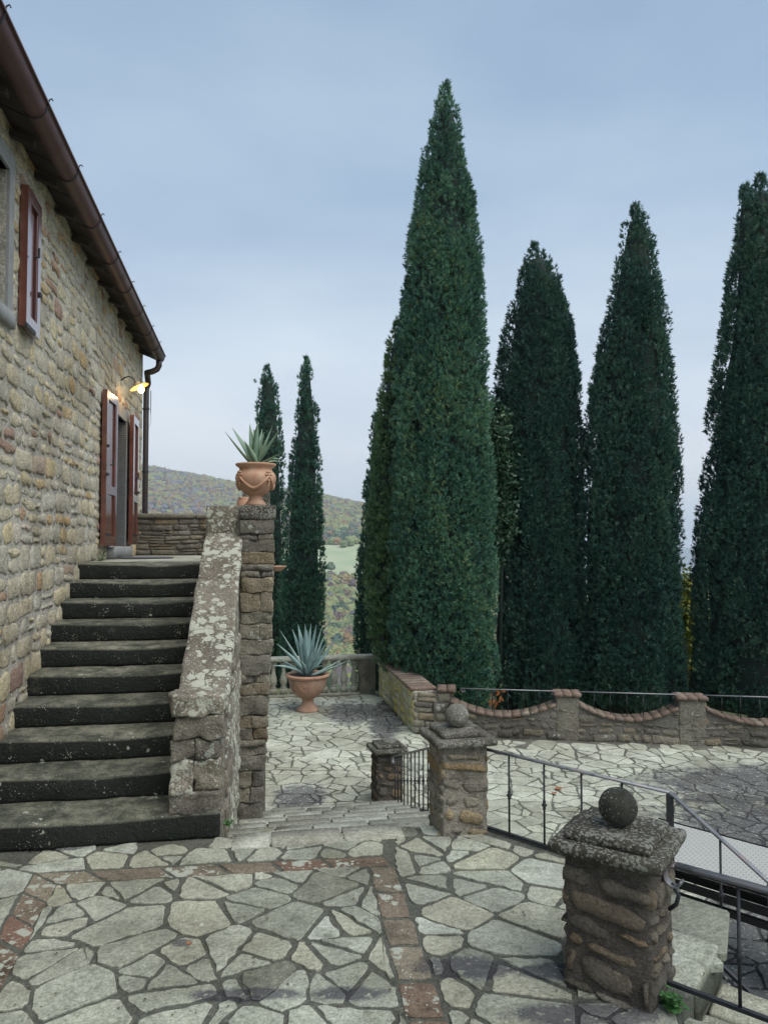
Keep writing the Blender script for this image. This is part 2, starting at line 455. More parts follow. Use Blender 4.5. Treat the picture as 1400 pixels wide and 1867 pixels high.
WET_P = blobs([wp(850, 1765, .26, .09), wp(1010, 1772, .20, .07), wp(450, 1815, .26, .05), wp(640, 1812, .16, .06), wp(1080, 1850, .34, .09), wp(330, 1720, .05, .04), wp(60, 1548, .4, .05)])
WET_T = blobs([(4.8, 7.3, 2.4, 1.9), (3.4, 5.2, 1.9, 1.5), (5.3, 9.4, 2.4, .8), (-.55, 13.2, .55, .9), (.02, 12.7, .30, 1.6), (-1.0, 8.9, .35, .5), (3.0, 7.0, .5, .3), (4.0, 8.8, .6, .3)], base=(.8, .66))
PAVE = [(0, (.19, .195, .15)), (.25, (.27, .28, .225)), (.6, (.34, .355, .29)), (.85, (.355, .35, .265)), (1, (.41, .43, .365))]
M_pave = stone('paving stone grey green', PAVE, lichen=.03, spots=.55, bump=.45, bscale=14, wet=WET_P, rough=.58, dirt=.75)
M_pavet = stone('terrace paving pale', [(0, (.33, .335, .265)), (.5, (.46, .475, .385)), (1, (.54, .555, .465))], lichen=.05, spots=.5, bump=.4, bscale=12, wet=WET_T, rough=.55, dirt=.5)
M_joint = stone('paving joint grit', [(0, (.135, .14, .115)), (1, (.155, .16, .13))], spots=.5, bump=.8, bscale=30, wet=WET_P, rough=.85, dirt=.6)
M_jointt = stone('terrace joint grit', [(0, (.19, .19, .155)), (1, (.20, .20, .165))], spots=.4, bump=.8, bscale=30, wet=WET_T, rough=.85, dirt=.6)
M_brickband = stone('brick band red worn', [(0, (.21, .18, .135)), (.4, (.20, .145, .105)), (.8, (.20, .115, .085)), (1, (.26, .23, .17))], lichen=.26, spots=.8, bump=.6, bscale=20, wet=WET_P, rough=.8, dirt=.9)
M_sidestep = stone('mossy side step stone', PAVE, spots=.6, algae=.85, updark=.2, bump=.6, bscale=14, rough=.8, dirt=.8, acol=(.02, .026, .014))
M_treadp = stone('descending step stone', [(0, (.29, .285, .235)), (.5, (.38, .38, .31)), (1, (.44, .445, .375))], lichen=.05, spots=.4, bump=.4, bscale=12, rough=.75, dirt=.5)
HOUSE = [(0, (.53, .495, .40)), (.22, (.62, .565, .42)), (.45, (.68, .59, .39)), (.62, (.60, .58, .49)), (.80, (.70, .59, .37)), (.90, (.60, .42, .22)), (.95, (.42, .29, .23)), (.98, (.52, .34, .22)), (1, (.62, .58, .48))]
M_rubble = stone('rubble wall stone', HOUSE, bump=.9, bscale=16, rough=.9, dirt=.3, spots=.1)
M_mortar = stone('lime mortar', [(0, (.54, .51, .435)), (1, (.58, .55, .47))], bump=.9, bscale=14, rough=.95, dirt=.3)
WALL2 = [(0, (.16, .15, .125)), (.3, (.21, .195, .16)), (.6, (.25, .23, .18)), (.85, (.27, .215, .14)), (1, (.32, .30, .24))]
M_wall = stone('weathered wall stone', WALL2, lichen=.12, spots=.7, bump=.9, bscale=13, rough=.9, dirt=.9)
M_wallp = stone('parapet foot stone', [(0, (.15, .14, .115)), (.5, (.21, .19, .155)), (1, (.25, .225, .175))], lichen=.24, spots=1.3, bump=1.0, bscale=15, rough=.9, dirt=1.0)
M_wallm = stone('weathered wall mortar', [(0, (.19, .18, .155)), (1, (.21, .195, .165))], lichen=.05, spots=.5, bump=.9, bscale=18, rough=.95, dirt=.9)
M_coping = stone('lichen covered coping', [(0, (.17, .15, .12)), (1, (.24, .21, .165))], lichen=.42, spots=1.6, bump=.7, bscale=15, rough=.9, dirt=.6, lcol=(.56, .57, .49))
M_step = stone('algae dark step stone', [(0, (.17, .17, .13)), (1, (.24, .235, .18))], lichen=.03, spots=.9, algae=.97, updark=.9, bump=.6, bscale=16, rough=.75, dirt=.7)
M_cap = stone('dark lichen cap', [(0, (.085, .08, .065)), (1, (.12, .11, .085))], lichen=.06, spots=2.4, bump=1.0, bscale=26, rough=.9, dirt=.8, lcol=(.34, .33, .26))
M_capp = stone('pale lichen cap', [(0, (.20, .19, .155)), (1, (.24, .225, .185))], lichen=.10, spots=2.0, bump=1.0, bscale=26, rough=.9, dirt=.8, lcol=(.45, .44, .36))
M_ballp = stone('pale speckled ball', [(0, (.25, .245, .205)), (1, (.28, .275, .23))], spots=1.6, bump=.8, bscale=30, rough=.9, dirt=.9)
M_ball = stone('stone ball dark', [(0, (.06, .06, .048)), (1, (.08, .08, .066))], lichen=.05, spots=2.0, bump=1.0, bscale=30, rough=.9, dirt=.8, lcol=(.35, .35, .28))
M_pil = stone('pillar stone ochre', [(0, (.115, .105, .088)), (.3, (.155, .138, .11)), (.6, (.185, .16, .12)), (.88, (.22, .16, .095)), (1, (.23, .21, .17))], spots=.5, bump=1.0, bscale=14, rough=.85, dirt=.8, lichen=.0)
M_pilm = stone('pillar mortar', [(0, (.105, .092, .078)), (1, (.12, .105, .088))], spots=.3, bump=.9, bscale=18, rough=.9, dirt=.9)
M_pilp = stone('pillar stone pale', [(0, (.29, .265, .21)), (.5, (.37, .34, .27)), (.8, (.40, .29, .15)), (1, (.43, .41, .34))], spots=.5, bump=1.0, bscale=14, rough=.9, dirt=.8)
M_pilpm = stone('pillar pale mortar', [(0, (.30, .275, .225)), (1, (.34, .31, .255))], spots=.3, bump=.8, bscale=16, rough=.9, dirt=.9)
M_yel = stone('wall with yellow lichen', [(0, (.46, .43, .28)), (.35, (.56, .52, .32)), (.7, (.62, .52, .17)), (1, (.54, .53, .42))], lichen=.34, spots=.4, bump=.8, bscale=13, lcol=(.58, .50, .15), dirt=.4)
M_bcope = stone('brick coping', [(0, (.18, .14, .11)), (.5, (.22, .155, .12)), (1, (.25, .205, .16))], lichen=.06, spots=.7, bump=.6, bscale=22, dirt=.7)
M_terr = plain('terracotta', (.5, .3, .2), .85, sc=9, bump=.35, bsc=45, stops=[(.28, (.26, .15, .10)), (.42, (.42, .235, .15)), (.58, (.46, .28, .185)), (.75, (.50, .36, .26))])
M_terr2 = plain('terracotta faded', (.42, .24, .165), .88, sc=7, bump=.35, bsc=40, stops=[(.3, (.22, .15, .11)), (.45, (.35, .21, .15)), (.6, (.38, .25, .18)), (.75, (.42, .33, .26))])
M_soil = plain('potting soil', (.03, .024, .018), .95, bump=.6)
M_wood = plain('red brown varnished shutter', (.12, .035, .022), .25, var=.3, sc=5, bump=.03, bsc=60, spec=.8)
M_wood.node_tree.nodes['Principled BSDF'].inputs['Coat Weight'].default_value = 1.0; M_wood.node_tree.nodes['Principled BSDF'].inputs['Coat Roughness'].default_value = .12
M_copper = plain('brown painted gutter', (.095, .048, .045), .5, var=.25, sc=3, bump=.05)
M_pipe = plain('dark brown pipe', (.05, .036, .034), .4, var=.25, sc=4, bump=.05)
M_iron = plain('wrought iron dark', (.035, .037, .042), .5, metal=.35, var=.3, sc=30, bump=.25, bsc=120)
M_rail = plain('worn iron handrail', (.14, .125, .135), .4, metal=.3, var=.0, sc=10, bump=.2, bsc=90, stops=[(.35, (.13, .135, .15)), (.5, (.24, .255, .27)), (.68, (.29, .225, .22))])
M_black = plain('black metal frame', (.006, .006, .008), .5, var=.2, bump=.05)
M_frame = plain('grey stone surround', (.25, .255, .25), .8, var=.2, sc=10, bump=.4, bsc=40)
M_screen = plain('grey louvre slats', (.16, .17, .17), .55, var=.15, sc=8)
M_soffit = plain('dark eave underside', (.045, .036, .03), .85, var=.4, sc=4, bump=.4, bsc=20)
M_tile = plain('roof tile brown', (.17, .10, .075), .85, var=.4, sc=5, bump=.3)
M_dark = plain('dark interior', (.01, .01, .01), .9)
M_mat = plain('grey door mat', (.07, .08, .095), .95, var=.25, sc=60, bump=.5, bsc=150)
M_leafw = plain('weed green leaf', (.035, .11, .025), .5, var=.4, sc=20)
M_dead = plain('fallen leaf orange', (.30, .11, .03), .7, var=.4, sc=30)
def agave_mat(name, base, edge, tip):
    m, t, b = M_(name)
    at_ = N(t, 'ShaderNodeAttribute', attribute_name='tone').outputs['Fac']
    c = ramp(t, at_, [(0, base), (.78, base), (.93, edge), (1, edge)])
    n = tex(t, 9, 4, .6); c = mixc(t, 1.0, c, ramp(t, n, [(.3, bw(.75)), (.7, bw(1.2))]), 'MULTIPLY')
    t.links.new(c, b.inputs['Base Color']); b.inputs['Roughness'].default_value = .45
    return m
M_ag1 = agave_mat('agave green', (.15, .24, .165), (.33, .40, .20), None)
M_ag2 = agave_mat('agave blue grey', (.23, .36, .35), (.42, .52, .47), None)
# ramp / table top with a small raised tread
m, t, b = M_('white tread panel')
br = N(t, 'ShaderNodeTexBrick', {'Color1': (.46, .46, .42, 1), 'Color2': (.43, .43, .39, 1), 'Mortar': (.24, .25, .25, 1), 'Scale': 9.0, 'Mortar Size': .035}); t.links.new(N(t, 'ShaderNodeTexCoord').outputs['Object'], br.inputs['Vector'])
t.links.new(br.outputs[0], b.inputs['Base Color']); b.inputs['Roughness'].default_value = .5; M_tread = m
# bulb
m, t, b = M_('lit bulb glass'); b.inputs['Base Color'].default_value = (1, .8, .45, 1)
b.inputs['Emission Color'].default_value = (1, .62, .22, 1); b.inputs['Emission Strength'].default_value = 9; M_bulb = m
M_shade = plain('enamel lamp shade', (.62, .46, .24), .4, var=.1)
M_shadeo = plain('lamp shade outside', (.30, .22, .13), .5, var=.2)
# foliage
def foliage(name, stops, aty='GEOMETRY'):
    m, t, b = M_(name)
    a = N(t, 'ShaderNodeAttribute', attribute_name='shade', attribute_type=aty).outputs['Fac']
    t.links.new(ramp(t, a, stops), b.inputs['Base Color']); b.inputs['Roughness'].default_value = .5; b.inputs['Specular IOR Level'].default_value = .4
    return m
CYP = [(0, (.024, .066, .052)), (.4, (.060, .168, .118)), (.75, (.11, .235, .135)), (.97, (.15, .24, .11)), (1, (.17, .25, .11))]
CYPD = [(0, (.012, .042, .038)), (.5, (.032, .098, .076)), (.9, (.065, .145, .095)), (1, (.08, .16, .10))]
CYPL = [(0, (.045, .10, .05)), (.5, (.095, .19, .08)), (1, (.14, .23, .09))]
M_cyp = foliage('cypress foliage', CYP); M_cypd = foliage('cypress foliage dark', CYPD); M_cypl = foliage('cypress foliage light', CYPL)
M_core = plain('dark inner shade', (.012, .026, .020), .95, bump=.5)  # near-black colour painted as the shade deep inside the crowns
M_bark = plain('bark grey brown', (.09, .07, .05), .9, bump=.8, sc=14)
M_broad = foliage('broad leaf', [(0, (.018, .05, .03)), (.5, (.03, .08, .045)), (1, (.07, .13, .06))])
M_yshrub = foliage('yellow green shrub', [(0, (.08, .13, .02)), (.6, (.15, .20, .03)), (.9, (.40, .33, .03)), (1, (.55, .40, .03))])
M_forest = foliage('autumn forest crowns', [(0, (.03, .06, .04)), (.2, (.08, .12, .055)), (.42, (.20, .24, .09)), (.6, (.21, .21, .08)), (.72, (.23, .14, .06)), (.82, (.11, .07, .06)), (.92, (.07, .075, .09)), (1, (.15, .16, .18))], 'INSTANCER')

# ------------------------------------------------------------------ terrain beyond the garden
def lerp(x, xs, ys):
    return float(np.interp(x, xs, ys))
def terr(x, y):
    px = CX + FPX * x / max(y, 1)
    ridge = lerp(px, [-900, 0, 270, 330, 435, 520, 590, 660, 760, 1000, 1400, 2500], [170, 170, 148, 133, 112, 98, 90, 72, 50, -60, -80, -80])
    z = lerp(y, [0, 17, 24, 45, 120, 300, 430, 640, 700, 900, 1150, 1500, 1750, 2400],
             [-1.45, -1.5, -3, -8, -26, -62, -70, -42, -29, -2, .45 * ridge + 5, ridge, ridge * .6, -300])
    if px > 760:
        k = min(1, (px - 760) / 240); z2 = lerp(y, [0, 17, 24, 45, 120, 300, 700, 1500, 2400], [-1.45, -1.5, -3, -7, -16, -32, -52, -80, -300]); z = z * (1 - k) + z2 * k
    if y > 30: z += (nz((x, y, 0), .006) * 9 + nz((x, y, 5), .02) * 2.5) * min(1, (y - 30) / 300)
    return z
gx = []; V = []; F = []
ys = [-60, -10, 2, 8, 12, 14, 15.5, 17, 20, 24, 30, 40, 55, 75, 100, 140, 190, 250, 310, 370, 430, 490, 550, 600, 640, 670, 700, 740, 790, 840, 900, 970, 1050, 1150, 1250, 1350, 1420, 1500, 1600, 1800, 2100, 2400]
NX = 60
for y in ys:
    w = max(60, abs(y) * .95)
    for i in range(NX + 1):
        x = -w + 2 * w * i / NX
        z = terr(x, y) if y > 17 else -1.5
        V.append((x, y, z))
for j in range(len(ys) - 1):
    for i in range(NX):
        a = j * (NX + 1) + i; F.append((a, a + 1, a + NX + 2, a + NX + 1))
m, t, b = M_('valley ground')
P = N(t, 'ShaderNodeSeparateXYZ', {0: pos(t)})
n = tex(t, .012, 5, .6); c = ramp(t, n, [(.35, (.14, .16, .06)), (.55, (.20, .19, .08)), (.7, (.16, .12, .07))])
fy = math_(t, 'ADD', P.outputs[1], math_(t, 'MULTIPLY', tex(t, .02, 2, .5), 30))
fld = math_(t, 'MULTIPLY', mask(t, fy, 690, 700), mask(t, fy, 905, 898))
c = mixc(t, fld, c, ramp(t, tex(t, .03, 4, .6), [(.3, (.29, .36, .21)), (.7, (.40, .42, .27))]))
t.links.new(c, b.inputs['Base Color']); b.inputs['Roughness'].default_value = 1
struct('hillside_ground', V, F, m, smooth=True)
# far blue mountains
V = []; F = []
for i in range(81):
    x = -6000 + 150 * i; px = i / 80
    top = -18 + 60 * nz((x, 0, 0), .0006) + 25 * nz((x, 3, 0), .002)
    V += [(x, 5200, -420), (x, 5600, top), (x, 7500, -420)]
for i in range(80):
    a = 3 * i; F += [(a, a + 3, a + 4, a + 1), (a + 1, a + 4, a + 5, a + 2)]
struct('far_mountains', V, F, plain('mountain woods', (.07, .09, .07), 1, var=.4, sc=.004, bump=0), smooth=True)

# ---- geometry nodes instancer for foliage
def gn_instancer(name, src):
    g = bpy.data.node_groups.new(name, 'GeometryNodeTree')
    g.interface.new_socket('Geometry', in_out='INPUT', socket_type='NodeSocketGeometry')
    g.interface.new_socket('Geometry', in_out='OUTPUT', socket_type='NodeSocketGeometry')
    i = g.nodes.new('NodeGroupInput'); o = g.nodes.new('NodeGroupOutput')
    oi = g.nodes.new('GeometryNodeObjectInfo'); oi.inputs[0].default_value = src
    ip = g.nodes.new('GeometryNodeInstanceOnPoints')
    def na(nm, ty):
        n = g.nodes.new('GeometryNodeInputNamedAttribute'); n.data_type = ty; n.inputs[0].default_value = nm; return n.outputs[0]
    g.links.new(i.outputs[0], ip.inputs['Points']); g.links.new(oi.outputs['Geometry'], ip.inputs['Instance'])
    g.links.new(na('rot', 'FLOAT_VECTOR'), ip.inputs['Rotation']); g.links.new(na('scl', 'FLOAT'), ip.inputs['Scale'])
    g.links.new(ip.outputs[0], o.inputs[0]); return g
def points_obj(name, P, R, SC, SH, group, parent=None, kind=None):
    org = WORG[parent.name] if parent else Vector()
    me = bpy.data.meshes.new(name); me.vertices.add(len(P))
    me.vertices.foreach_set('co', (np.asarray(P) - np.array(org)).astype(np.float32).ravel())
    for nm, ty, dat in (('rot', 'FLOAT_VECTOR', R), ('scl', 'FLOAT', SC), ('shade', 'FLOAT', SH)):
        a = me.attributes.new(nm, ty, 'POINT'); a.data.foreach_set('vector' if ty == 'FLOAT_VECTOR' else 'value', np.asarray(dat, dtype=np.float32).ravel())
    o = bpy.data.objects.new(name, me); COL.objects.link(o)
    if parent: o.parent = parent
    WORG[o.name] = Vector(org)
    md = o.modifiers.new('foliage', 'NODES'); md.node_group = group
    if kind: o['kind'] = kind
    return o
def twig_tpl(blades, length, width, spread, rng):
    """template twig: narrow scale-leaf blades (one triangle each) fanning up along +Z"""
    T = []
    for i in range(blades):
        z0 = length * rng.uniform(0, .55); az = rng.uniform(0, 2 * math.pi); el = rng.uniform(.15, spread)
        d = Vector((math.cos(az) * math.sin(el), math.sin(az) * math.sin(el), math.cos(el)))
        s = d.cross(Vector((rng.uniform(-1, 1), rng.uniform(-1, 1), .3))).normalized()
        p0 = Vector((0, 0, z0)); l = length * rng.uniform(.35, .62); w = width * rng.uniform(.7, 1.25)
        T += [p0 + s * w + d * l * .1, p0 - s * w + d * l * .1, p0 + d * l]
    return np.array(T)
def cluster_tpl(n, R, l, w, rng):
    T = []
    for i in range(n):
        d = Vector((rng.gauss(0, 1), rng.gauss(0, 1), rng.gauss(0, 1))).normalized(); p = d * R * rng.uniform(.45, 1)
        d2 = (d + Vector((rng.uniform(-.8, .8), rng.uniform(-.8, .8), rng.uniform(-.8, .8)))).normalized()
        s = d2.cross(Vector((rng.uniform(-1, 1), rng.uniform(-1, 1), rng.uniform(-1, 1)))).normalized()
        A_, B_, C_, D_ = p, p + d2 * l * .5 + s * w, p + d2 * l, p + d2 * l * .5 - s * w
        T += [A_, B_, C_, A_, C_, D_]
    return np.array(T)
def foliage_mesh(name, P, R, SC, SH, tpls, mat, parent, seed=0):
    """every twig written out as real triangles"""
    rr = np.random.RandomState(seed); P = np.asarray(P, float); R = np.asarray(R, float); SC = np.asarray(SC, float); SH = np.asarray(SH, float)
    org = np.array(WORG[parent.name]); k = rr.randint(0, len(tpls), len(P)); VV = []; AA = []
    for t_ in range(len(tpls)):
        m_ = k == t_; n = int(m_.sum())
        if not n: continue
        T = tpls[t_]; sp = rr.rand(n) * 2 * math.pi; cs, sn_ = np.cos(sp), np.sin(sp)
        x = T[None, :, 0] * cs[:, None] - T[None, :, 1] * sn_[:, None]; y = T[None, :, 0] * sn_[:, None] + T[None, :, 1] * cs[:, None]; z = np.repeat(T[None, :, 2], n, 0)
        el, az = R[m_, 1][:, None], R[m_, 2][:, None]
        x2 = x * np.cos(el) + z * np.sin(el); z2 = -x * np.sin(el) + z * np.cos(el)
        x3 = x2 * np.cos(az) - y * np.sin(az); y3 = x2 * np.sin(az) + y * np.cos(az)
        Q = np.stack([x3, y3, z2], -1) * SC[m_][:, None, None] + P[m_][:, None, :] - org
        VV.append(Q.reshape(-1, 3)); AA.append(np.repeat(SH[m_], T.shape[0]))
    V_ = np.concatenate(VV).astype(np.float32); A_ = np.concatenate(AA).astype(np.float32); nv = len(V_); nf = nv // 3
    me = bpy.data.meshes.new(name); me.vertices.add(nv); me.vertices.foreach_set('co', V_.ravel())
    me.loops.add(nv); me.loops.foreach_set('vertex_index', np.arange(nv, dtype=np.int32)); me.polygons.add(nf)
    me.polygons.foreach_set('loop_start', np.arange(0, nv, 3, dtype=np.int32)); me.polygons.foreach_set('loop_total', np.full(nf, 3, dtype=np.int32))
    me.materials.append(mat); a = me.attributes.new('shade', 'FLOAT', 'POINT'); a.data.foreach_set('value', A_); me.update(calc_edges=True)
    o = bpy.data.objects.new(name, me); COL.objects.link(o); o.parent = parent; WORG[o.name] = Vector(org); o['kind'] = 'stuff'
    global NTRI; NTRI = globals().get('NTRI', 0) + nf; return o
R_ = random.Random(3)
TW = [twig_tpl(13, .17, .0125, 1.2, R_) for i in range(5)]
SPR = {'m': M_cyp, 'd': M_cypd, 'l': M_cypl}
TB = [cluster_tpl(14, .10, .085, .028, R_) for i in range(4)]
# forest crown: lumpy low mesh
def crown_lump(name, mat, rng):
    import bmesh
    bm = bmesh.new(); bmesh.ops.create_icosphere(bm, subdivisions=3, radius=1)
    for v in bm.verts:
        n_ = nz(v.co, 1.6, 2.2) * .35 + nz(v.co, 4.0, 5) * .28; v.co *= (1 + n_); v.co.z *= .85
    me = bpy.data.meshes.new(name); bm.to_mesh(me); bm.free(); me.materials.append(mat)
    return bpy.data.objects.new(name, me)
GN_forest = gn_instancer('forest_crowns', crown_lump('forest_crown', M_forest, R_))
P_, R__, S_, H_ = [], [], [], []
rf = random.Random(11)
for i in range(60000):
    px = rf.uniform(120, 1400); 
    if 800 < px < 1160: continue
    y = math.sqrt(rf.uniform(70 ** 2, 1640 ** 2)) if rf.random() < .8 else rf.uniform(70, 600); x = (px - CX) / FPX * y
    fy = y
    if 690 < fy < 885 and px < 760 and not (rf.random() < .012): continue
    if 640 < y < 690 and rf.random() < .3: continue
    z = terr(x, y)
    if px > 1160 and y > 1000: continue
    s = rf.uniform(1.6, 3.6) * (1 + y / 1500) * (1.0 if y > 300 else .8)
    P_.append((x, y, z + s * .45)); R__.append((0, 0, rf.uniform(0, 6.3))); S_.append(s)
    zone = nz((x, y, 1), .012) * .28 + nz((x, y, 7), .04) * .16
    if y > 900: s *= 1.15
    if y > 900:   # upper woods turn russet, olive in the lower band
        base = .62 if px > 560 else .70
        if 900 < y < 960: base = .08
    else: base = .40
    h = base + zone + rf.gauss(0, .22)
    if rf.random() < .08: h = rf.uniform(.7, .95)
    H_.append(min(1, max(0, h)))
o = points_obj('far_forest', P_, R__, S_, H_, GN_forest, None, 'stuff'); o['label'] = 'autumn woods covering the far hillside and valley'

# ------------------------------------------------------------------ ground plates
Z1 = -1.155
rr_, tt_ = .165, .335
# upper plaza plate
E1 = Vector((.79, -.613, 0)); E2 = Vector((.613, .79, 0))
V0 = 4.88
wallU, stairU, outU = -1.709, -.53, -.13
lipL = S(stairU, V0); lipR = Vector((.42, S(.9, V0).y, 0))
P2c = Vector((.483, 4.94, 0)); P3c = Vector((1.012, 3.25, 0)); P1c = Vector((.035, 8.73, Z1))
post = Vector((1.545, 4.06, 0))
l1 = E1 * -.92 + E2 * 3.76; l2 = E1 * -.92 + E2 * 3.07; l3 = l2 + E1 * 4.5
plaza = [(-6.5, -3.5), (8, -3.5), (l3.x, l3.y), (l2.x, l2.y), (l1.x, l1.y), (post.x + .03, post.y + .05), (.72, 4.90), (.42, lipR.y), (lipL.x, lipL.y), (S(stairU, 5.3).x, S(stairU, 5.3).y), (S(wallU - .3, 5.3).x, S(wallU - .3, 5.3).y), (-6.5, 5.0)]
def plate(poly, z0, z1):
    n = len(poly); V = [(x, y, z0) for x, y in poly] + [(x, y, z1) for x, y in poly]
    if area(poly) < 0: poly = poly[::-1]; V = [(x, y, z0) for x, y in poly] + [(x, y, z1) for x, y in poly]
    F = [tuple(range(n, 2 * n)), tuple(range(n))[::-1]] + [(i, (i + 1) % n, (i + 1) % n + n, i + n) for i in range(n)]
    return V, F
V, F = plate(plaza, -1.3, -.0045)
pl_o = struct('upper_plaza', V, F, M_joint, tone=.5)
V, F = plate([(-4, 3.2), (12, 3.2), (12, 11.5), (.9, 11.9), (.3, 15.0), (-4, 14.6)], -1.6, Z1 - .0045)
te_o = struct('lower_terrace', V, F, M_jointt, tone=.5)
# -- brick bands in the plaza
g = lambda x, y: (lambda q: (q.x, q.y))(onz(x, y, 0))
b1 = [g(62, 1592), g(700, 1561), g(716, 1578), g(100, 1613)]
b2l = (g(673, 1580), g(741, 1867)); b2r = (g(720, 1580), g(818, 1867))
b3r = (g(105, 1612), g(0, 1812)); b3l = (g(62, 1592), g(0, 1700))
def ext(p, q, k): return (q[0] + (q[0] - p[0]) * k, q[1] + (q[1] - p[1]) * k)
rng = random.Random(21)
def band(name, a0, a1, c0, c1, L):
    """bricks between line a0-a1 and line c0-c1"""
    l = math.hypot(a1[0] - a0[0], a1[1] - a0[1]); n = max(1, int(l / L)); ts = [0]
    for i in range(n): ts.append(min(1, (i + 1) / n + (rng.uniform(-.2, .2) / n if i < n - 1 else 0)))
    out = []
    for i in range(n):
        t0, t1 = ts[i] + .008 / l, ts[i + 1] - .008 / l
        L_ = lambda p, q, t: (p[0] + (q[0] - p[0]) * t, p[1] + (q[1] - p[1]) * t)
        out.append([L_(a0, a1, t0), L_(a0, a1, t1), L_(c0, c1, t1), L_(c0, c1, t0)])
    return out
bands = band('b', b1[0], b1[1], b1[3], b1[2], .30) + band('b', b2l[0], ext(*b2l, 1.2), b2r[0], ext(*b2r, 1.2), .26) + band('b', b3l[0], ext(*b3l, 2.5), b3r[0], ext(*b3r, 1.2), .24)
frz = lambda z0: (lambda x, y, z: Vector((x, y, z0 + z)))
lay('band_brick', [inset(p, .006) for p in bands], frz(-.006), M_brickband, pl_o, rng, h=(.004, .008), below=.03, ins=.006, flat=True, rag=(.10, .008, .12))
# -- crazy paving of the plaza in four fields
def field(reg_convex, sp, seed, gap, amin, x0, x1, y0, y1, keep=None, ex=1.15, p=.7):
    r = random.Random(seed); res = []
    for c in voronoi(x0, x1, y0, y1, sp, r, ex):
        for rg in reg_convex:
            q = clip_convex(c, rg)
            if len(q) < 3 or abs(area(q)) < .006: continue
            for s_ in shatter(q, amin, r, p):
                s_ = inset(s_, gap * r.uniform(.6, 1.5) / 2)
                if len(s_) > 2 and abs(area(s_)) > .003 and (keep is None or keep(cen(s_))): res.append(s_)
    return res
b2b = (ext(*b2l, 1.2), ext(*b2r, 1.2)); b3b = ext(*b3r, 1.2); b3bl = ext(*b3l, 2.5)
inA = [(b1[3][0], b1[3][1]), (b2l[0][0], b1[2][1] - .005), b2b[0], b3b]
inB = [(b2r[0][0], b2r[0][1] + .0), (.45, 4.93), (post.x, post.y), (l1.x, l1.y), (l2.x, l2.y), (1.35, 2.82), (1.4, 1.8), b2b[1]]
inB1 = [b2r[0], (b2r[0][0] + .0, b2r[0][1] + .02), (.47, 4.35), (1.9, 3.95), (2.6, 1.7), b2b[1]]
vl = S(stairU, V0 - .015); vr = S(.95, V0 - .015)
inC = [(b1[0][0], b1[0][1]), (b1[1][0], b1[1][1]), (b1[1][0] + .0, vr.y - .04), (vl.x - .02, vl.y)]
inD = [b3l[0], S(wallU, 5.1).xy[:], S(wallU, 2.0).xy[:], b3bl]
keepB = lambda c: inside(c, plaza)
polyA = field([inA], .28, 5, .022, .04, -3.5, 1, .8, 4.6, ex=1.25)
polyB = field([[b2r[0], (b2r[0][0], 4.95), (.45, 4.97), (3.0, 2.75), (3.0, 1.0), b2b[1]]], .29, 6, .023, .045, -.5, 3.2, .8, 5.2, keep=keepB)
polyC = field([[b1[0], b1[1], (b1[1][0], 4.98), (vl.x - 2.0, S(stairU - 2, V0).y + .2)]], .26, 8, .022, .045, -3.5, .4, 3.8, 5.2, keep=lambda c: (Vector((c[0], c[1], 0)).dot(EV) < V0 - .02))
polyD = field([[b3l[0], (-3.2, 4.7), (-3.6, 1.0), b3bl]], .29, 9, .026, .05, -4, -1, .8, 5.2)
ramp_tone = lambda c, r: min(1, max(0, .55 + .5 * nz((c[0], c[1], 0), .8) + r.gauss(0, .24)))
lay('paving_stone', polyA + polyB + polyC + polyD, frz(-.006), M_pave, pl_o, rng, h=(.006, .011), below=.03, ins=.003, flat=True, tones=ramp_tone, rag=(.05, .008, .22))
# -- lower terrace paving
tregion = [(-2.6, 7.6), (.35, 7.9), (.9, 4.6), (1.9, 3.7), (3.0, 3.3), (9, 3.3), (9, 10.4), (1.2, 11.45), (.46, 11.75), (-.1, 14.7), (-3.0, 14.2)]
polyT = field([[(-3, 3), (9, 3), (9, 15), (-3, 15)]], .30, 12, .024, .05, -3, 9, 3, 15, keep=lambda c: inside(c, tregion), ex=1.25, p=.75)
lay('paving_stone', polyT, frz(Z1 - .006), M_pavet, te_o, rng, h=(.006, .010), below=.03, ins=.003, flat=True, tones=ramp_tone, rag=(.09, .010, .25), minpx=10)
# -- descending steps (broad, shallow)
stp = thing('descending_steps', 'broad shallow flight of pale stone steps going down between the wall and the small pillars', 'steps', S(.3, V0, Z1))
TD = (8.14 - V0) / 6
def redge(v):   # right border along the little railing
    y = v * ca; return .56 + (.08 - .56) * min(1, max(0, (y - 5.0) / 3.5)) + .06
for k in range(7):
    v0 = V0 + TD * (k - 1) if k else V0 - .28; v1 = V0 + TD * k; z = -rr_ * k
    # a core slab and its edge stones
    xr = redge((v0 + v1) / 2); ur = xr * ca + (v1 * ca) * sa
    if k:
        mb = MB(); mb.box(S(outU - .35, v0 + .003, Z1 - .1), EU * (ur - outU + .35), EV * (v1 - v0 - .02 + .003), EZ * (z - .012 - Z1 + .1)); mb.out('step_core', M_joint, stp)
    rows = ((v0 + .015, v0 + (v1 - v0) * .5), (v0 + (v1 - v0) * .5 + .012, v1 + .01)) if k else ((V0 - .22, V0 + .012),)
    for (a_, b_) in rows:
        u = (outU - .38) if k else outU + .02
        umax = ur if k else .98
        while u < umax - .05:
            w = min(rng.uniform(.22, .5), umax - u)
            if umax - u - w < .12: w = umax - u
            V, F = rough_box(S(u + .006, a_, z - .16 if k else z - .15), EU * (w - .011), EV * (b_ - a_ - rng.uniform(0, .008)), EZ * (.16 if k else .158), seg=.12, rnd=.006, amp=.003, seed=u * 9 + k)
            part('step_stone', V, F, M_treadp, stp, True, rng.random()); u += w
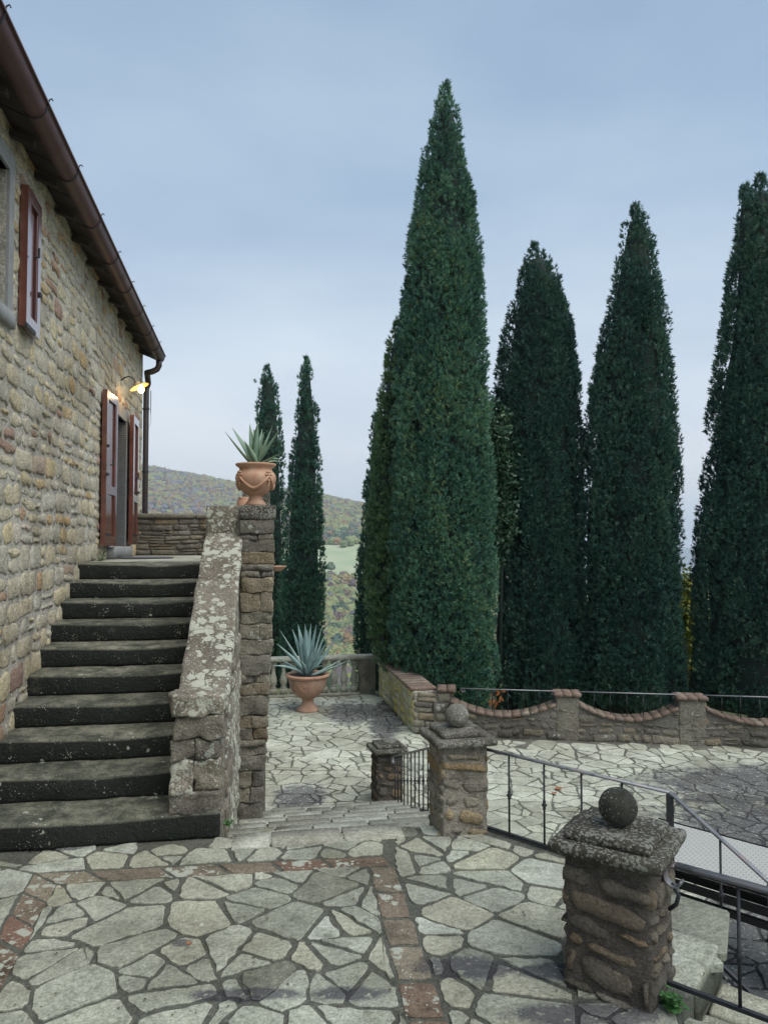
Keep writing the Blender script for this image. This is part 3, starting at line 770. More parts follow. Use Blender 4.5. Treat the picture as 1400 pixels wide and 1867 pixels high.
# ------------------------------------------------------------------ side stair at the right of the near pillar
st2 = thing('side_steps', 'narrow stone steps dropping to the lower terrace beside the front pillar', 'steps', (l2.x, l2.y, Z1))
for k in range(0, 7):
    z = -.165 * k; o0 = E1 * (-.92 + .26 * (k - 1)) + E2 * 3.085; o0.z = z - .17
    if k == 0: o0 = E1 * (-1.16) + E2 * 3.29; o0.z = -.16
    e = .0; W = .66 if k else .46
    while e < W - .05:
        w = min(rng.uniform(.35, .6), W - e)
        if W - e - w < .15: w = W - e
        V, F = rough_box(o0 + E2 * (e + .004), E2 * (w - .012), E1 * (.30 if k else .25), EZ * (.165 if k else .164), seg=.09, rnd=.018, amp=.014, seed=e + k)
        part('step_stone', V, F, M_sidestep, st2, True, rng.random()); e += w
mb = MB()
for k in range(1, 7):
    o0 = E1 * (-.92 + .26 * (k - 1) + .01) + E2 * 3.10; o0.z = Z1 - .05; mb.box(o0, E1 * .27, E2 * .62, EZ * (-.165 * k - .17 - o0.z - .01 if k < 6 else .01))
mb.out('step_core', M_wallm, st2)

# ------------------------------------------------------------------ house
WV0, WV1, WT = 2.0, 12.2, 4.86
door = (9.52, 10.60, 1.80, 3.50); win = (4.75, 5.52, 3.50, 4.50)
house = thing('stone_house', 'old rubble stone farmhouse with brown shutters and a long gutter on the left', 'house', S(wallU, 7, 0))
mb = MB(); TH_ = .45
def wbox(v0, v1, z0, z1): mb.box(S(wallU - TH_, v0, z0), EU * TH_, EV * (v1 - v0), EZ * (z1 - z0))
wbox(WV0, win[0], -.05, WT); wbox(win[0], win[1], -.05, win[2]); wbox(win[0], win[1], win[3], WT)
wbox(win[1], door[0], -.05, WT); wbox(door[0], door[1], -.05, door[2]); wbox(door[0], door[1], door[3], WT); wbox(door[1], WV1, -.05, WT)
mb.box(S(wallU - 7, WV1 - .4, -3.5), EU * (7 - TH_ - .001), EV * .4, EZ * (3.5 + WT)); mb.box(S(wallU - 7, WV0, -.05), EU * (7 - TH_ - .001), EV * .4, EZ * (.05 + WT))
mb.out('wall', M_mortar, house)
rngw = random.Random(77)
holes = [(door[0] - WV0 - .16, door[1] - WV0 + .16, door[2] - .2, door[3] + .2), (win[0] - WV0 - .14, win[1] - WV0 + .14, win[2] - .16, win[3] + .16)]
polys = courses(WV1 - WV0 - .02, WT, (.09, .21), (.11, .34), .034, rngw, wob=.028, holes=holes)
frw = lambda x, y, z: S(wallU + z, WV0 + x, y)
lay('stone', polys, frw, M_rubble, house, rngw, h=(.003, .016), below=.03, ins=.018, bulge=.003, maxn=300, minpx=12, rag=(.07, .015, .40))
# door surround, threshold, louvre screen
mb = MB()
d0, d1, zb, zt = door
for (a_, b_, z0, z1) in ((d0 - .13, d0, zb, zt), (d1, d1 + .13, zb, zt), (d0 - .13, d1 + .13, zt, zt + .16)):
    mb.box(S(wallU - .2, a_, z0), EU * .225, EV * (b_ - a_), EZ * (z1 - z0))
mb.out('door_frame', M_frame, house)
V, F = rough_box(S(wallU - .3, d0 - .13, 1.655), EU * .40, EV * (d1 - d0 + .26), EZ * .14, rnd=.01, amp=.003); part('threshold', V, F, M_frame, house, True, .5)
mb = MB(); mb.box(S(wallU - .16, d0, zb), EU * .03, EV * (d1 - d0), EZ * (zt - zb)); dp = mb.out('louvre_door', M_screen, house)
mb = MB(); z = zb + .02
while z < zt - .03:
    mb.box(S(wallU - .13, d0 + .04, z), EU * .02 + EZ * -.012, EV * (d1 - d0 - .08), EZ * .016); z += .032
o = mb.out('slats', M_screen, dp); o['kind'] = 'stuff'
# ribbed roller guide on the far reveal that shows between the leaves
mb = MB(); z = zb + .01
while z < zt - .02:
    mb.box(S(wallU - .12, d1 - .03, z), EU * .14, EV * .026, EZ * .014); z += .026
o = mb.out('ribbed_guide', M_screen, house); o['kind'] = 'stuff'
# window
mb = MB(); w0, w1, z0w, z1w = win
for (a_, b_, z0, z1) in ((w0 - .11, w0, z0w, z1w), (w1, w1 + .11, z0w, z1w), (w0 - .11, w1 + .11, z1w, z1w + .13)):
    mb.box(S(wallU - .2, a_, z0), EU * .222, EV * (b_ - a_), EZ * (z1 - z0))
wf = mb.out('window', M_frame, house)
V, F = rough_box(S(wallU - .25, w0 - .15, z0w - .11), EU * .29, EV * (w1 - w0 + .28), EZ * .11, seg=.05, rnd=.008, amp=.002); part('sill', V, F, M_frame, wf, True, .5)
mb = MB(); mb.box(S(wallU - .16, w0, z0w), EU * .03, EV * (w1 - w0), EZ * (z1w - z0w)); z = z0w + .02
while z < z1w - .03:
    mb.box(S(wallU - .128, w0 + .03, z), EU * .02 + EZ * -.012, EV * (w1 - w0 - .06), EZ * .014); z += .028
mb.box(S(wallU - .12, w1 - .05, z0w), EU * .05, EV * .045, EZ * (z1w - z0w))
mb.out('louvres', M_screen, wf)
# shutters: leaf = stiles, rails, sunk panels
def leaf(p0, dv, w, h, z0, midf, label, lat):
    """p0 hinge/near bottom corner on plan, dv unit direction along the leaf; thickness towards the wall (-EU)"""
    T = .055; n = Vector((dv.y, -dv.x, 0))
    if n.dot(EU) < 0: n = -n
    mb = MB(); st = .085
    def bx(a, b, z0_, z1_, off=0.0, th=T): mb.box(p0 + dv * a - n * T + n * off * 0 + EZ * (z0_ - p0.z), dv * (b - a), n * th, EZ * (z1_ - z0_))
    bx(0, st, z0, z0 + h); bx(w - st, w, z0, z0 + h)
    zs = [z0, z0 + .10] + ([z0 + h * midf - .05, z0 + h * midf + .05] if midf else []) + [z0 + h - .10, z0 + h]
    for i in range(0, len(zs), 2): bx(st, w - st, zs[i], zs[i + 1])
    for i in range(1, len(zs) - 1, 2): mb.box(p0 + dv * st - n * .042 + EZ * (zs[i] - p0.z), dv * (w - 2 * st), n * .018, EZ * (zs[i + 1] - zs[i]))
    # small bevel strips round the panels
    for i in range(1, len(zs) - 1, 2):
        mb.tube([p0 + dv * (st + .006) - n * .012 + EZ * (zs[i] - p0.z), p0 + dv * (st + .006) - n * .012 + EZ * (zs[i + 1] - p0.z)], .009, 6)
        mb.tube([p0 + dv * (w - st - .006) - n * .012 + EZ * (zs[i] - p0.z), p0 + dv * (w - st - .006) - n * .012 + EZ * (zs[i + 1] - p0.z)], .009, 6)
    s = mb.out('shutter', M_wood, house, label=label)
    for (a, zz, L) in lat: mb = MB(); mb.box(p0 + dv * a + n * .002 + EZ * (zz - p0.z), dv * L, n * .016, EZ * .03); mb.out('hinge_strap' if L > .09 else 'catch', M_iron, s)
    mb = MB(); mb.tube([p0 + dv * .10 + n * .02 + EZ * (z0 + h * .52 - p0.z), p0 + dv * .10 + n * .055 + EZ * (z0 + h * .52 - p0.z), p0 + dv * .10 + n * .055 + EZ * (z0 + h * .52 + .07 - p0.z)], .010, 6)
    mb.out('latch', M_iron, s); return s
lf = 1.80
pn = at(192, 995, 8.42); pf = at(213, 995, 9.02); dv = Vector((pf.x - pn.x, pf.y - pn.y, 0)); wl = dv.length; dv.normalize()
leaf(Vector((pn.x, pn.y, 0)), dv, .58, 1.79, 1.82, .36, 'near leaf of the door shutters folded back against the wall', [(-.03, 2.62, .10), (0.02, 2.95, .05), (.02, 1.93, .18)])
pn = at(241.5, 995, 10.16); pf = at(252, 995, 10.78); dv = Vector((pf.x - pn.x, pf.y - pn.y, 0)).normalized()
leaf(Vector((pn.x, pn.y, 0)), dv, .58, 1.79, 1.82, .36, 'far leaf of the door shutters with a black latch box', [(.25, 2.75, .20), (.44, 2.55, .12), (.05, 1.93, .3)])
pn = at(48, 583, 5.42); pf = at(73, 608, 5.82); dv = Vector((pf.x - pn.x, pf.y - pn.y, 0)).normalized()
leaf(Vector((pn.x, pn.y, 0)), dv, .40, 1.06, 3.47, 0, 'single window shutter leaf opened flat against the wall', [(-.05, 3.45, .26), (.33, 3.8, .06)])
# nearer leaf of the same window, beyond the frame
leaf(S(wallU + .11, w0 - .52, 0), EV, .40, 1.06, 3.47, 0, None, [(.33, 3.8, .06)])
# eaves, roof, gutter
GU = -1.46; zg = 4.74
mb = MB(); vE = WV1 + .05
mb.add([S(GU - .02, WV0 - 1, zg + .06), S(GU - .02, vE, zg + .06), S(wallU - 7.2, vE, zg + 2.2), S(wallU - 7.2, WV0 - 1, zg + 2.2), S(GU - .02, WV0 - 1, zg + .16), S(GU - .02, vE, zg + .16), S(wallU - 7.2, vE, zg + 2.32), S(wallU - 7.2, WV0 - 1, zg + 2.32)],
       [(0, 1, 2, 3), (7, 6, 5, 4), (0, 4, 5, 1), (1, 5, 6, 2), (2, 6, 7, 3), (3, 7, 4, 0)])
roof = mb.out('roof', M_tile, house)
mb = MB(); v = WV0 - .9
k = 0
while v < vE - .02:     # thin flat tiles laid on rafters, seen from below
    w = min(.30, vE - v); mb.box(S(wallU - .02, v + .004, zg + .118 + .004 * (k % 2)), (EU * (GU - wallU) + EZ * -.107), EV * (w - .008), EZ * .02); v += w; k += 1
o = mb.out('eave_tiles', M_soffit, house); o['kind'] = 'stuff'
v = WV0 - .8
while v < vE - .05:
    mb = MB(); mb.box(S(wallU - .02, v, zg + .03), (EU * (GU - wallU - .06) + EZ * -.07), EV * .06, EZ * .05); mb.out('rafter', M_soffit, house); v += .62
mb = MB(); R = .078; V = []; nseg = 12
vv = [WV0 - 1, 3, 4, 5, 6, 7, 8, 9, 10, 11, WV1 + .10]
for v in vv:
    for k in range(nseg + 1):
        t = math.pi + math.pi * k / nseg; V.append(S(GU + .0 + R * math.cos(t), v, zg + .10 + R * 1.25 * math.sin(t)))
    V.append(S(GU + R + .018, v, zg + .112)); V.append(S(GU + R + .018, v, zg + .098))
m_ = nseg + 3; F = []
for i in range(len(vv) - 1):
    for k in range(m_ - 1): a = i * m_ + k; F.append((a, a + 1, a + 1 + m_, a + m_))
F.append(tuple((len(vv) - 1) * m_ + k for k in range(nseg + 1)))
gut = part('gutter', V, F, M_copper, house, True)
for px_, v in ((0, 4.35), (0, 5.25), (0, 6.15), (0, 7.05), (0, 7.95), (0, 8.85), (0, 9.75), (0, 10.65), (0, 11.5)):
    pts = [S(GU + (R + .006) * math.cos(math.pi + math.pi * k / 10), v, zg + .10 + (R * 1.25 + .006) * math.sin(math.pi + math.pi * k / 10)) for k in range(11)]
    pts += [S(GU + R + .015, v, zg + .135), S(GU + R + .032, v, zg + .145), S(GU + R + .038, v, zg + .13)]
    mb = MB(); mb.tube(pts, .005, 5); mb.out('gutter_bracket', M_iron, gut)
# joint sleeves
for v in (5.7, 8.4, 11.05):
    V = []; F = []
    for vv_ in (v, v + .03):
        for k in range(nseg + 1):
            t = math.pi + math.pi * k / nseg; V.append(S(GU + (R + .003) * math.cos(t), vv_, zg + .10 + (R * 1.25 + .003) * math.sin(t)))
    for k in range(nseg): F.append((k, k + 1, k + nseg + 2, k + nseg + 1))
    part('joint_sleeve', V, F, M_copper, gut, True)
# downpipe with swan neck
c0 = S(GU, WV1 - .02, zg + .0); pe = at(267, 690, 12.25)
pts = [c0 + EZ * .02, c0 - EZ * .07, c0 - EZ * .13 - EU * .03, c0 - EZ * .17 - EU * .10, c0 - EZ * .19 - EU * .18]
pb = Vector((pe.x, pe.y, 0))
pts += [Vector((pb.x, pb.y, zg - .24)) + EU * .03, Vector((pb.x, pb.y, zg - .34)), Vector((pb.x, pb.y, 3.4)), Vector((pb.x, pb.y, -3))]
mb = MB(); mb.tube(pts, .048, 12); mb.out('downpipe', M_pipe, house, smooth=True)
for z in (4.05, 3.0): mb = MB(); mb.lathe((pb.x, pb.y, z), [(.049, 0), (.056, .002), (.056, .03), (.049, .032)], 14); mb.tube([pb + EZ * (z + .015) - EU * .05, pb + EZ * (z + .015) - EU * .13], .008, 6); mb.out('pipe_clip', M_iron, house)
mb = MB(); q = at(275, 712, 12.2); mb.tube([q, q + EZ * -.38], .008, 5); mb.tube([q + EZ * -.38, q + EZ * -.52 + EU * .01, q + EZ * -.62 - EU * .03], .004, 5); mb.out('aerial_wire', M_frame, house)
# wall lamp
lp = S(wallU, 0, 0); yb = 9.64
bp_ = at(213.5, 690, 9.66); bp_ = bp_ + EU * .0
lampt = thing('wall_lamp', 'lit round enamel lamp on a curved black arm above the shuttered door', 'lamp', bp_)
mb = MB(); mb.box(bp_ - EV * .03 - EZ * .075 - EU * .03, EU * .05, EV * .06, EZ * .15); mb.out('wall_plate', M_iron, lampt)
sc_ = bp_ + EU * .27 + EZ * -.075 + EV * .0
pts = [bp_ + EU * .01 - EZ * .01, bp_ + EU * .05 - EZ * .02, bp_ + EU * .10 + EZ * .02, bp_ + EU * .15 + EZ * .035, bp_ + EU * .20 + EZ * .01, bp_ + EU * .23 - EZ * .04, sc_ + EZ * .02]
mb = MB(); mb.tube(pts, .009, 8); mb.out('arm', M_iron, lampt, True)
def tilted(mb, c, ax, rot): 
    Rm = Matrix.Rotation(rot, 3, ax); mb.V = [tuple(c + Rm @ (Vector(v) - c)) for v in mb.V]
mb = MB(); mb.lathe(sc_, [(.128, -.030), (.120, -.022), (.07, .0), (.035, .015), (.03, .04), (.012, .045)], 28, closed=False); mb.lathe(sc_, [(.128, -.031), (.118, -.028), (.068, -.006), (.03, .006), (.002, .007)], 28, closed=False)
tilted(mb, sc_, EV, -.42); mb.out('lamp_shade', M_shade, lampt, True)
bc = sc_ + EZ * -.055 + EU * .035
mb = MB(); mb.lathe(bc, [(.002, -.05), (.022, -.045), (.036, -.025), (.04, 0), (.034, .022), (.018, .045), (.014, .06)], 16, closed=False); mb.out('bulb', M_bulb, lampt, True)
ld = bpy.data.lights.new('lamp_light', 'POINT'); ld.energy = 1.6; ld.color = (1, .62, .28); ld.shadow_soft_size = .04
lo = bpy.data.objects.new('lamp_light', ld); COL.objects.link(lo); lo.location = bc - EZ * .09 - lampt.location; lo.parent = lampt

# ------------------------------------------------------------------ staircase
VS0 = 4.867 + .02; pU1 = -.165
stair = thing('stone_staircase', 'worn dark stone stairs with mossy risers climbing to the house door', 'staircase', S(-1.1, VS0, 0))
for k in range(1, 11):
    v0 = VS0 + tt_ * (k - 1); z1 = rr_ * k; z0 = z1 - rr_ - .004
    dep = tt_ + .10 if k < 10 else .45
    sd = k * 3.7
    def wrp(p, x, y, z, sd=sd, z1=z1, v0=v0):
        d = -.024 * math.exp(-((x - .62) / .22) ** 2) * max(0, 1 - y * 1.1) * (1 if z > .6 else 0) - .010 * math.exp(-((x - .3) / .2) ** 2) * max(0, 1 - y * 1.2) * (1 if z > .6 else 0)
        f = .030 * math.exp(-((x - .62) / .25) ** 2) * (1 - y) * (z > .5) + (.022 * nz((x * 4, sd, 0), 1.0) + .012 * nz((x * 13, sd, 0), 1.0)) * (1 - y)
        return p + EZ * d + EV * f
    ul = wallU - .03; ur = stairU + .16
    if k == 1: ur = pU1 - .01
    if k == 1: v0 -= .03; dep += .03
    V, F = rough_box(S(ul, v0, z0), EU * (ur - ul), EV * dep, EZ * (z1 - z0), seg=.06, rnd=.022, amp=.011, nsc=8, seed=sd, warp=wrp)
    part('step', V, F, M_step, stair, True, rng.random())
# landing slabs
LV0, LV1, LR = VS0 + tt_ * 9 + .45, 11.65, .23
mb = MB(); mb.box(S(wallU - .01, LV0 - .36, -1.4), EU * (-.02 - wallU + .2), EV * (LV1 - LV0 + .36), EZ * 1.4 + EZ * (1.62 - 0)); mb.out('landing_core', M_wallm, stair)
v = LV0
while v < LV1 - .1:
    w = min(.62, LV1 - v); u = wallU
    while u < stairU + .3:
        ww = min(rng.uniform(.4, .7), stairU + .38 - u); V, F = rough_box(S(u + .004, v + .004, 1.60), EU * (ww - .008), EV * (w - .008), EZ * .05, seg=.15, rnd=.008, amp=.004, seed=u + v)
        part('landing_slab', V, F, M_treadp, stair, True, rng.random()); u += ww
    v += w
# parapet of the flight
pU0, pU1 = -.482, -.165
def SP(u, v, z=0.0): return S(u + .033 * (v - 4.9), v, z)
par = thing('stair_parapet', 'sloping stone parapet beside the stairs with a coping blotched white by lichen', 'wall', SP(-.33, 4.9, -.3))
PV0, PVb, PV1 = 4.90, 5.16, 7.02
zlo, zhi = .86, 1.95
sl_ = (zhi - zlo) / (PV1 - PVb)
# core
uu0, uu1 = pU0 + .03, pU1 - .005
cor = [(PV0 + .06, -.5), (7.18, -1.3), (7.18, zhi + .02), (PV1, zhi - .05), (PVb, zlo - .05), (PV0 + .06, zlo - .12)]
V = [SP(uu0, v, z) for v, z in cor] + [SP(uu1 , v, z) for v, z in cor]
n = len(cor); F = [tuple(range(n)), tuple(range(n, 2 * n))[::-1]] + [(i, i + n, (i + 1) % n + n, (i + 1) % n) for i in range(n)]
part('core', V, F, M_coping, par, False, .5)
# coping slabs up the slope
cuts = [PVb - .12, 5.75, 6.35, PV1]
for i in range(3):
    a_, b_ = cuts[i] + .004, cuts[i + 1] - .004; za = zlo + (a_ - PVb) * sl_; zb_ = zlo + (b_ - PVb) * sl_
    vec = SP(0, b_, zb_) - SP(0, a_, za)
    wR = uu1 + .01
    V, F = rough_box(SP(pU0, a_, za - .09), EU * (wR - pU0 + .02), vec, EZ * .10, seg=.06, rnd=.018, amp=.014, nsc=5, seed=i * 5)
    part('coping_slab', V, F, M_coping, par, True, rng.random())
# top block
V, F = rough_box(SP(pU0 + .01, PV1 - .02, 1.93), EU * (pU1 + .02 - pU0 - .01), EV * .36, EZ * .27, seg=.06, rnd=.012, amp=.010, seed=8); part('top_block', V, F, M_coping, par, True, .4)
# foot pier of rough blocks
z = 0.0; hs = [.17, .13, .20, .13, .15, .135]; zz = -.02
for i, h_ in enumerate(hs):
    du = rng.uniform(-.012, .012); bl = 1 if i in (1, 4) or i == 5 else 2
    W = pU1 - pU0 + (.0 if i < 5 else .015); sp_ = W * rng.uniform(.4, .6)
    for (a_, w_) in ([(0, W)] if bl == 1 else [(0, sp_), (sp_, W - sp_)]):
        V, F = rough_box(SP(pU0 + a_ + du, PV0 - (.015 if i == 5 else 0) + rng.uniform(-.01, .01), zz), EU * (w_ - .004), EV * .26, EZ * (h_ - .006), seg=.03, rnd=.012, amp=.038, nsc=13, seed=i * 2.3 + a_)
        part('pier_stone', V, F, M_coping if i in (5, 2) else M_wallp, par, True, rng.random())
    zz += h_
# side face stones (outer side)
polys = courses(1.9, 1.5, (.10, .18), (.18, .4), .02, rng, wob=.02)
polys = [p for p in polys if all(q[1] - .45 < zlo - .12 + (q[0] + PV0 - PVb) * sl_ * .9 for q in p)]
lay('stone', polys, (lambda x, y, z: SP(pU1 + .002 + z, PV0 + .27 + x, y - .45)), M_coping, par, rng, h=(.006, .018), below=.02, ins=.02, maxn=60)
# landing front buttress at the right of the parapet
but = thing('landing_wall', 'tall weathered rubble wall end under the garlanded pot', 'wall', S(.05, 7.0, -.75))
BV = 6.92; lean = lambda z: -.105 * max(0, min(1, (1.1 - z) / 1.9))
mb = MB()
prof = [(-.085, .212)]
zs = [-1.2, -.4, .2, .7, 1.1, 2.10]; V = []; F = []
for z in zs:
    V += [S(-.12 + lean(z), BV + .03, z), S(.20 + lean(z), BV + .03, z), S(.19 + lean(z), BV + .40, z), S(-.12 + lean(z), BV + .40, z)]
for i in range(len(zs) - 1):
    for k in range(4): a = i * 4 + k; b_ = i * 4 + (k + 1) % 4; F.append((a, b_, b_ + 4, a + 4))
F += [(3, 2, 1, 0), tuple(4 * (len(zs) - 1) + k for k in range(4))]
part('core', V, F, M_wallm, but, False, .5)
z = -1.15; i = 0
while z < 2.02:
    h_ = min(rng.choice((.06, .08, .11, .14, .18)), 2.07 - z) if z < 1.9 else 2.07 - z
    W = .30; n_ = 1 if rng.random() < .62 else 2; sp_ = rng.uniform(.35, .65) * W
    for (a_, w_) in ([(0, W)] if n_ == 1 else [(0, sp_), (sp_, W - sp_)]):
        V, F = rough_box(S(-.09 + a_ + lean(z + h_ / 2) + rng.uniform(-.006, .006), BV + rng.uniform(-.012, .012), z), EU * (w_ - .003), EV * .2, EZ * (h_ - .003), seg=.03, rnd=.011, amp=.030, nsc=11, seed=i * 1.7)
        part('stone', V, F, M_wall, but, True, rng.random()); i += 1
    z += h_
V, F = rough_box(S(-.095, BV - .02, 2.07), EU * .325, EV * .40, EZ * .135, seg=.05, rnd=.02, amp=.012, seed=4); part('top_slab', V, F, M_cap, but, True, .9)
# right side wall of the landing, behind
mb = MB(); mb.box(S(-.05, BV + .41, -1.3), EU * .13, EV * 4.5, EZ * 3.35); mb.out('side_wall', M_wallm, but)
V, F = rough_box(S(-.10, 9.0, 1.95), EU * .33, EV * .45, EZ * .52, seg=.08, rnd=.03, amp=.015, seed=14); part('raised_block', V, F, M_cap, but, True, .6)
# landing back parapet
lb = thing('landing_parapet', 'low dry stone parapet closing the landing behind the door', 'wall', S(-1, 11.7, 1.65))
mb = MB(); mb.box(S(wallU + .0, 11.68, 1.6), EU * 1.85, EV * .3, EZ * .62); mb.out('core', M_wallm, lb)
polys = courses(1.85, .56, (.05, .10), (.12, .34), .012, rng, wob=.012)
lay('stone', polys, (lambda x, y, z: S(wallU + x, 11.68 - z, 1.65 + y)), M_wall, lb, rng, h=(.008, .03), below=.02, ins=.012, maxn=120, minpx=8)
u = wallU
while u < .1:
    w = min(rng.uniform(.35, .6), .12 - u); V, F = rough_box(S(u + .003, 11.63, 2.215), EU * (w - .006), EV * .40, EZ * .07, seg=.08, rnd=.015, amp=.01, seed=u); part('coping_stone', V, F, M_wall, lb, True, rng.random()); u += w
# door mat
mb = MB(); mb.lathe(S(wallU + .42, 9.75, 1.652), [(.30, 0), (.33, .004), (.33, .012), (.31, .016)], 28); mt = mb.out('door_mat', M_mat, None); tag(mt, 'dark grey round mat lying before the door threshold', 'mat')

# ------------------------------------------------------------------ pots
def lathe_part(name, c, prof, mat, parent, n=40): mb = MB(); mb.lathe(c, prof, n, closed=False); return mb.out(name, mat, parent, True)
uc = S(.0, BV + .20, 2.206); uc = Vector((at(466, 918, uc.y).x, uc.y, 2.206))
urn = thing('terracotta_pot', 'footed terracotta pot with a moulded garland on the landing wall top', 'pot', uc)
k_ = 7.1 / 1350
body = [(.002, .0), (.098, .0), (.105, .012), (.088, .03), (.066, .06), (.060, .085), (.062, .094), (.085, .105), (.12, .13), (.160, .175), (.186, .225), (.192, .262), (.184, .298), (.160, .328), (.152, .343), (.158, .358), (.182, .374), (.192, .388), (.188, .398), (.168, .397), (.150, .384), (.145, .36)]
lathe_part('body', uc, body, M_terr, urn)
def on_body(az, z, off=0.0):
    r = float(np.interp(z, [b_[1] for b_ in body[:16]], [b_[0] for b_ in body[:16]])) + off
    return uc + Vector((math.cos(az) * r, math.sin(az) * r, z))
ga = MB()
for s_ in range(4):
    a0 = -math.pi / 2 - .95 + s_ * math.pi / 2 + .22; pts = []
    for i in range(15): q = i / 14; pts.append(on_body(a0 + q * math.pi / 2, .275 - .115 * math.sin(q * math.pi), .004))
    ga.tube(pts, [.009 + .007 * math.sin(math.pi * i / 14) + .003 * (i % 2) for i in range(15)], 7)
ga.out('garland', M_terr, urn, True)
for s_ in range(4):
    a0 = -math.pi / 2 - .95 + s_ * math.pi / 2 + .22; c = on_body(a0, .285, .004); mb = MB()
    import bmesh
    out_ = Vector((math.cos(a0), math.sin(a0), 0)); sd_ = Vector((-out_.y, out_.x, 0))
    for (dx, dz, r_) in [(0, 0, .018)] + [(.028 * math.cos(q), .028 * math.sin(q), .014) for q in [i * 1.047 for i in range(6)]] + [(0, -.055, .016), (.004, -.08, .013), (-.004, -.10, .010)]:
        bm = bmesh.new(); bmesh.ops.create_icosphere(bm, subdivisions=1, radius=r_); b0 = [c + sd_ * dx + EZ * dz + Vector(v.co) for v in bm.verts]; mb.add(b0, [tuple(v.index for v in f.verts) for f in bm.faces]); bm.free()
    mb.out('rosette', M_terr, urn, True)
lathe_part('soil', uc, [(.15, .372), (.08, .380), (.001, .384)], M_soil, urn, 24)
def agave(name, label, base, tips, mat, wid, thick, seed):
    ag = thing(name, label, 'agave plant', base); r = random.Random(seed)
    for (tip, wf_, curl) in tips:
        b0 = base + Vector((r.uniform(-.02, .02), r.uniform(-.02, .02), 0)); d = tip - b0; L = d.length
        hd = Vector((d.x, d.y, 0)); hd = hd.normalized() if hd.length > 1e-4 else Vector((1, 0, 0))
        side = d.cross(EZ); side = side.normalized() if side.length > .05 * L else Vector((1, 0, 0))
        side = (Matrix.Rotation(r.uniform(-.35, .35), 3, d.normalized()) @ side)
        nrm = side.cross(d).normalized()
        if nrm.z < 0: nrm = -nrm
        V = []; F = []; T = []; n = 14
        for i in range(n + 1):
            q = i / n; c = b0 + d * q + EZ * curl * L * math.sin(math.pi * q) + nrm * 0
            w = wid * wf_ * (.62 + .9 * q - .2 * q * q if q < .35 else (.62 + .315 - .0245) * (1 - ((q - .35) / .65) ** 1.7)) * 1.0
            w = max(w, .0012); th = thick * (1 - q) + .0015
            for (s, o_, tn) in ((-1, .38, 1.0), (-.86, .28, .7), (-.4, .03, 0), (0, -.06, 0), (.4, .03, 0), (.86, .28, .7), (1, .38, 1.0)):
                V.append(c + side * s * w + nrm * (o_ * w)); T.append(tn if q < .93 else 1.0)
            for (s, o_, tn) in ((.5, -.10, .1), (0, -.25, .1), (-.5, -.10, .1)):
                V.append(c + side * s * w + nrm * (o_ * w - th)); T.append(tn)
        m_ = 10
        for i in range(n):
            for k in range(m_): a = i * m_ + k; b_ = i * m_ + (k + 1) % m_; F.append((a, a + m_, b_ + m_, b_))
        part('leaf', V, F, mat, ag, True, T)
    return ag
def tips(lst, Y0):
    out = []
    for (px, py, dy, wf_, cu) in lst:
        out.append((at(px, py, Y0 + dy), wf_, cu))
    return out
ab = uc + EZ * .37
agave('agave_plant', 'green agave growing in the garlanded pot high on the wall', ab, tips([(410, 786, -.05, .9, -.02), (423, 779, .12, .9, 0), (455, 772, .10, .95, 0), (470, 768, -.02, 1.15, 0), (445, 803, -.16, 1.0, .02), (482, 788, .10, .9, 0), (497, 775, .02, .95, 0), (507, 787, -.1, .85, -.02), (512, 826, -.14, .75, -.01), (516, 842, .12, .6, .10), (462, 782, .16, .9, 0), (478, 782, .2, .8, 0), (514, 838, .2, .5, .12), (436, 800, .2, .8, 0)], uc.y), M_ag1, .037, .012, 3)
# pot hidden behind
pc = S(-.28, 9.2, 1.65)
q = at(446, 905, 8.9); pot3 = thing('terracotta_vase', 'pale orange vase peeping out behind the garlanded pot', 'pot', Vector((q.x, q.y, 2.05)))
zz = q.z - 2.05
lathe_part('body', Vector((q.x, q.y, 2.05)), [(.002, .0), (.07, 0), (.08, .05), (.095, zz * .6), (.09, zz - .06), (.07, zz - .03), (.078, zz - .01), (.06, zz - .01)], M_terr, pot3, 28)
mb = MB(); mb.lathe(Vector((q.x, q.y, 2.05)), [(.065, zz - .03), (.001, zz - .03)], 20, closed=False); mb.out('soil', M_soil, pot3)
mb = MB(); mb.lathe(Vector((q.x, q.y, 0)), [(.11, 1.66), (.11, 2.048)], 14); pd = mb.out('vase_stand', M_wall, None, True); tag(pd, 'stone stand under the pale orange vase on the landing', 'stand')
# terracotta dish sticking out past the wall
q = at(497, 1036, 7.6); dish = thing('terracotta_dish', 'shallow terracotta dish jutting out from behind the landing wall', 'dish', q)
lathe_part('bowl', q - EZ * .03, [(.002, 0), (.09, 0), (.14, .045), (.146, .052), (.138, .052), (.09, .012), (.001, .010)], M_terr, dish, 32)
mb = MB(); mb.tube([q - EZ * .032 - EU * .0, q - EZ * .04 - EU * .15], .018, 8); mb.out('bracket', M_iron, dish)
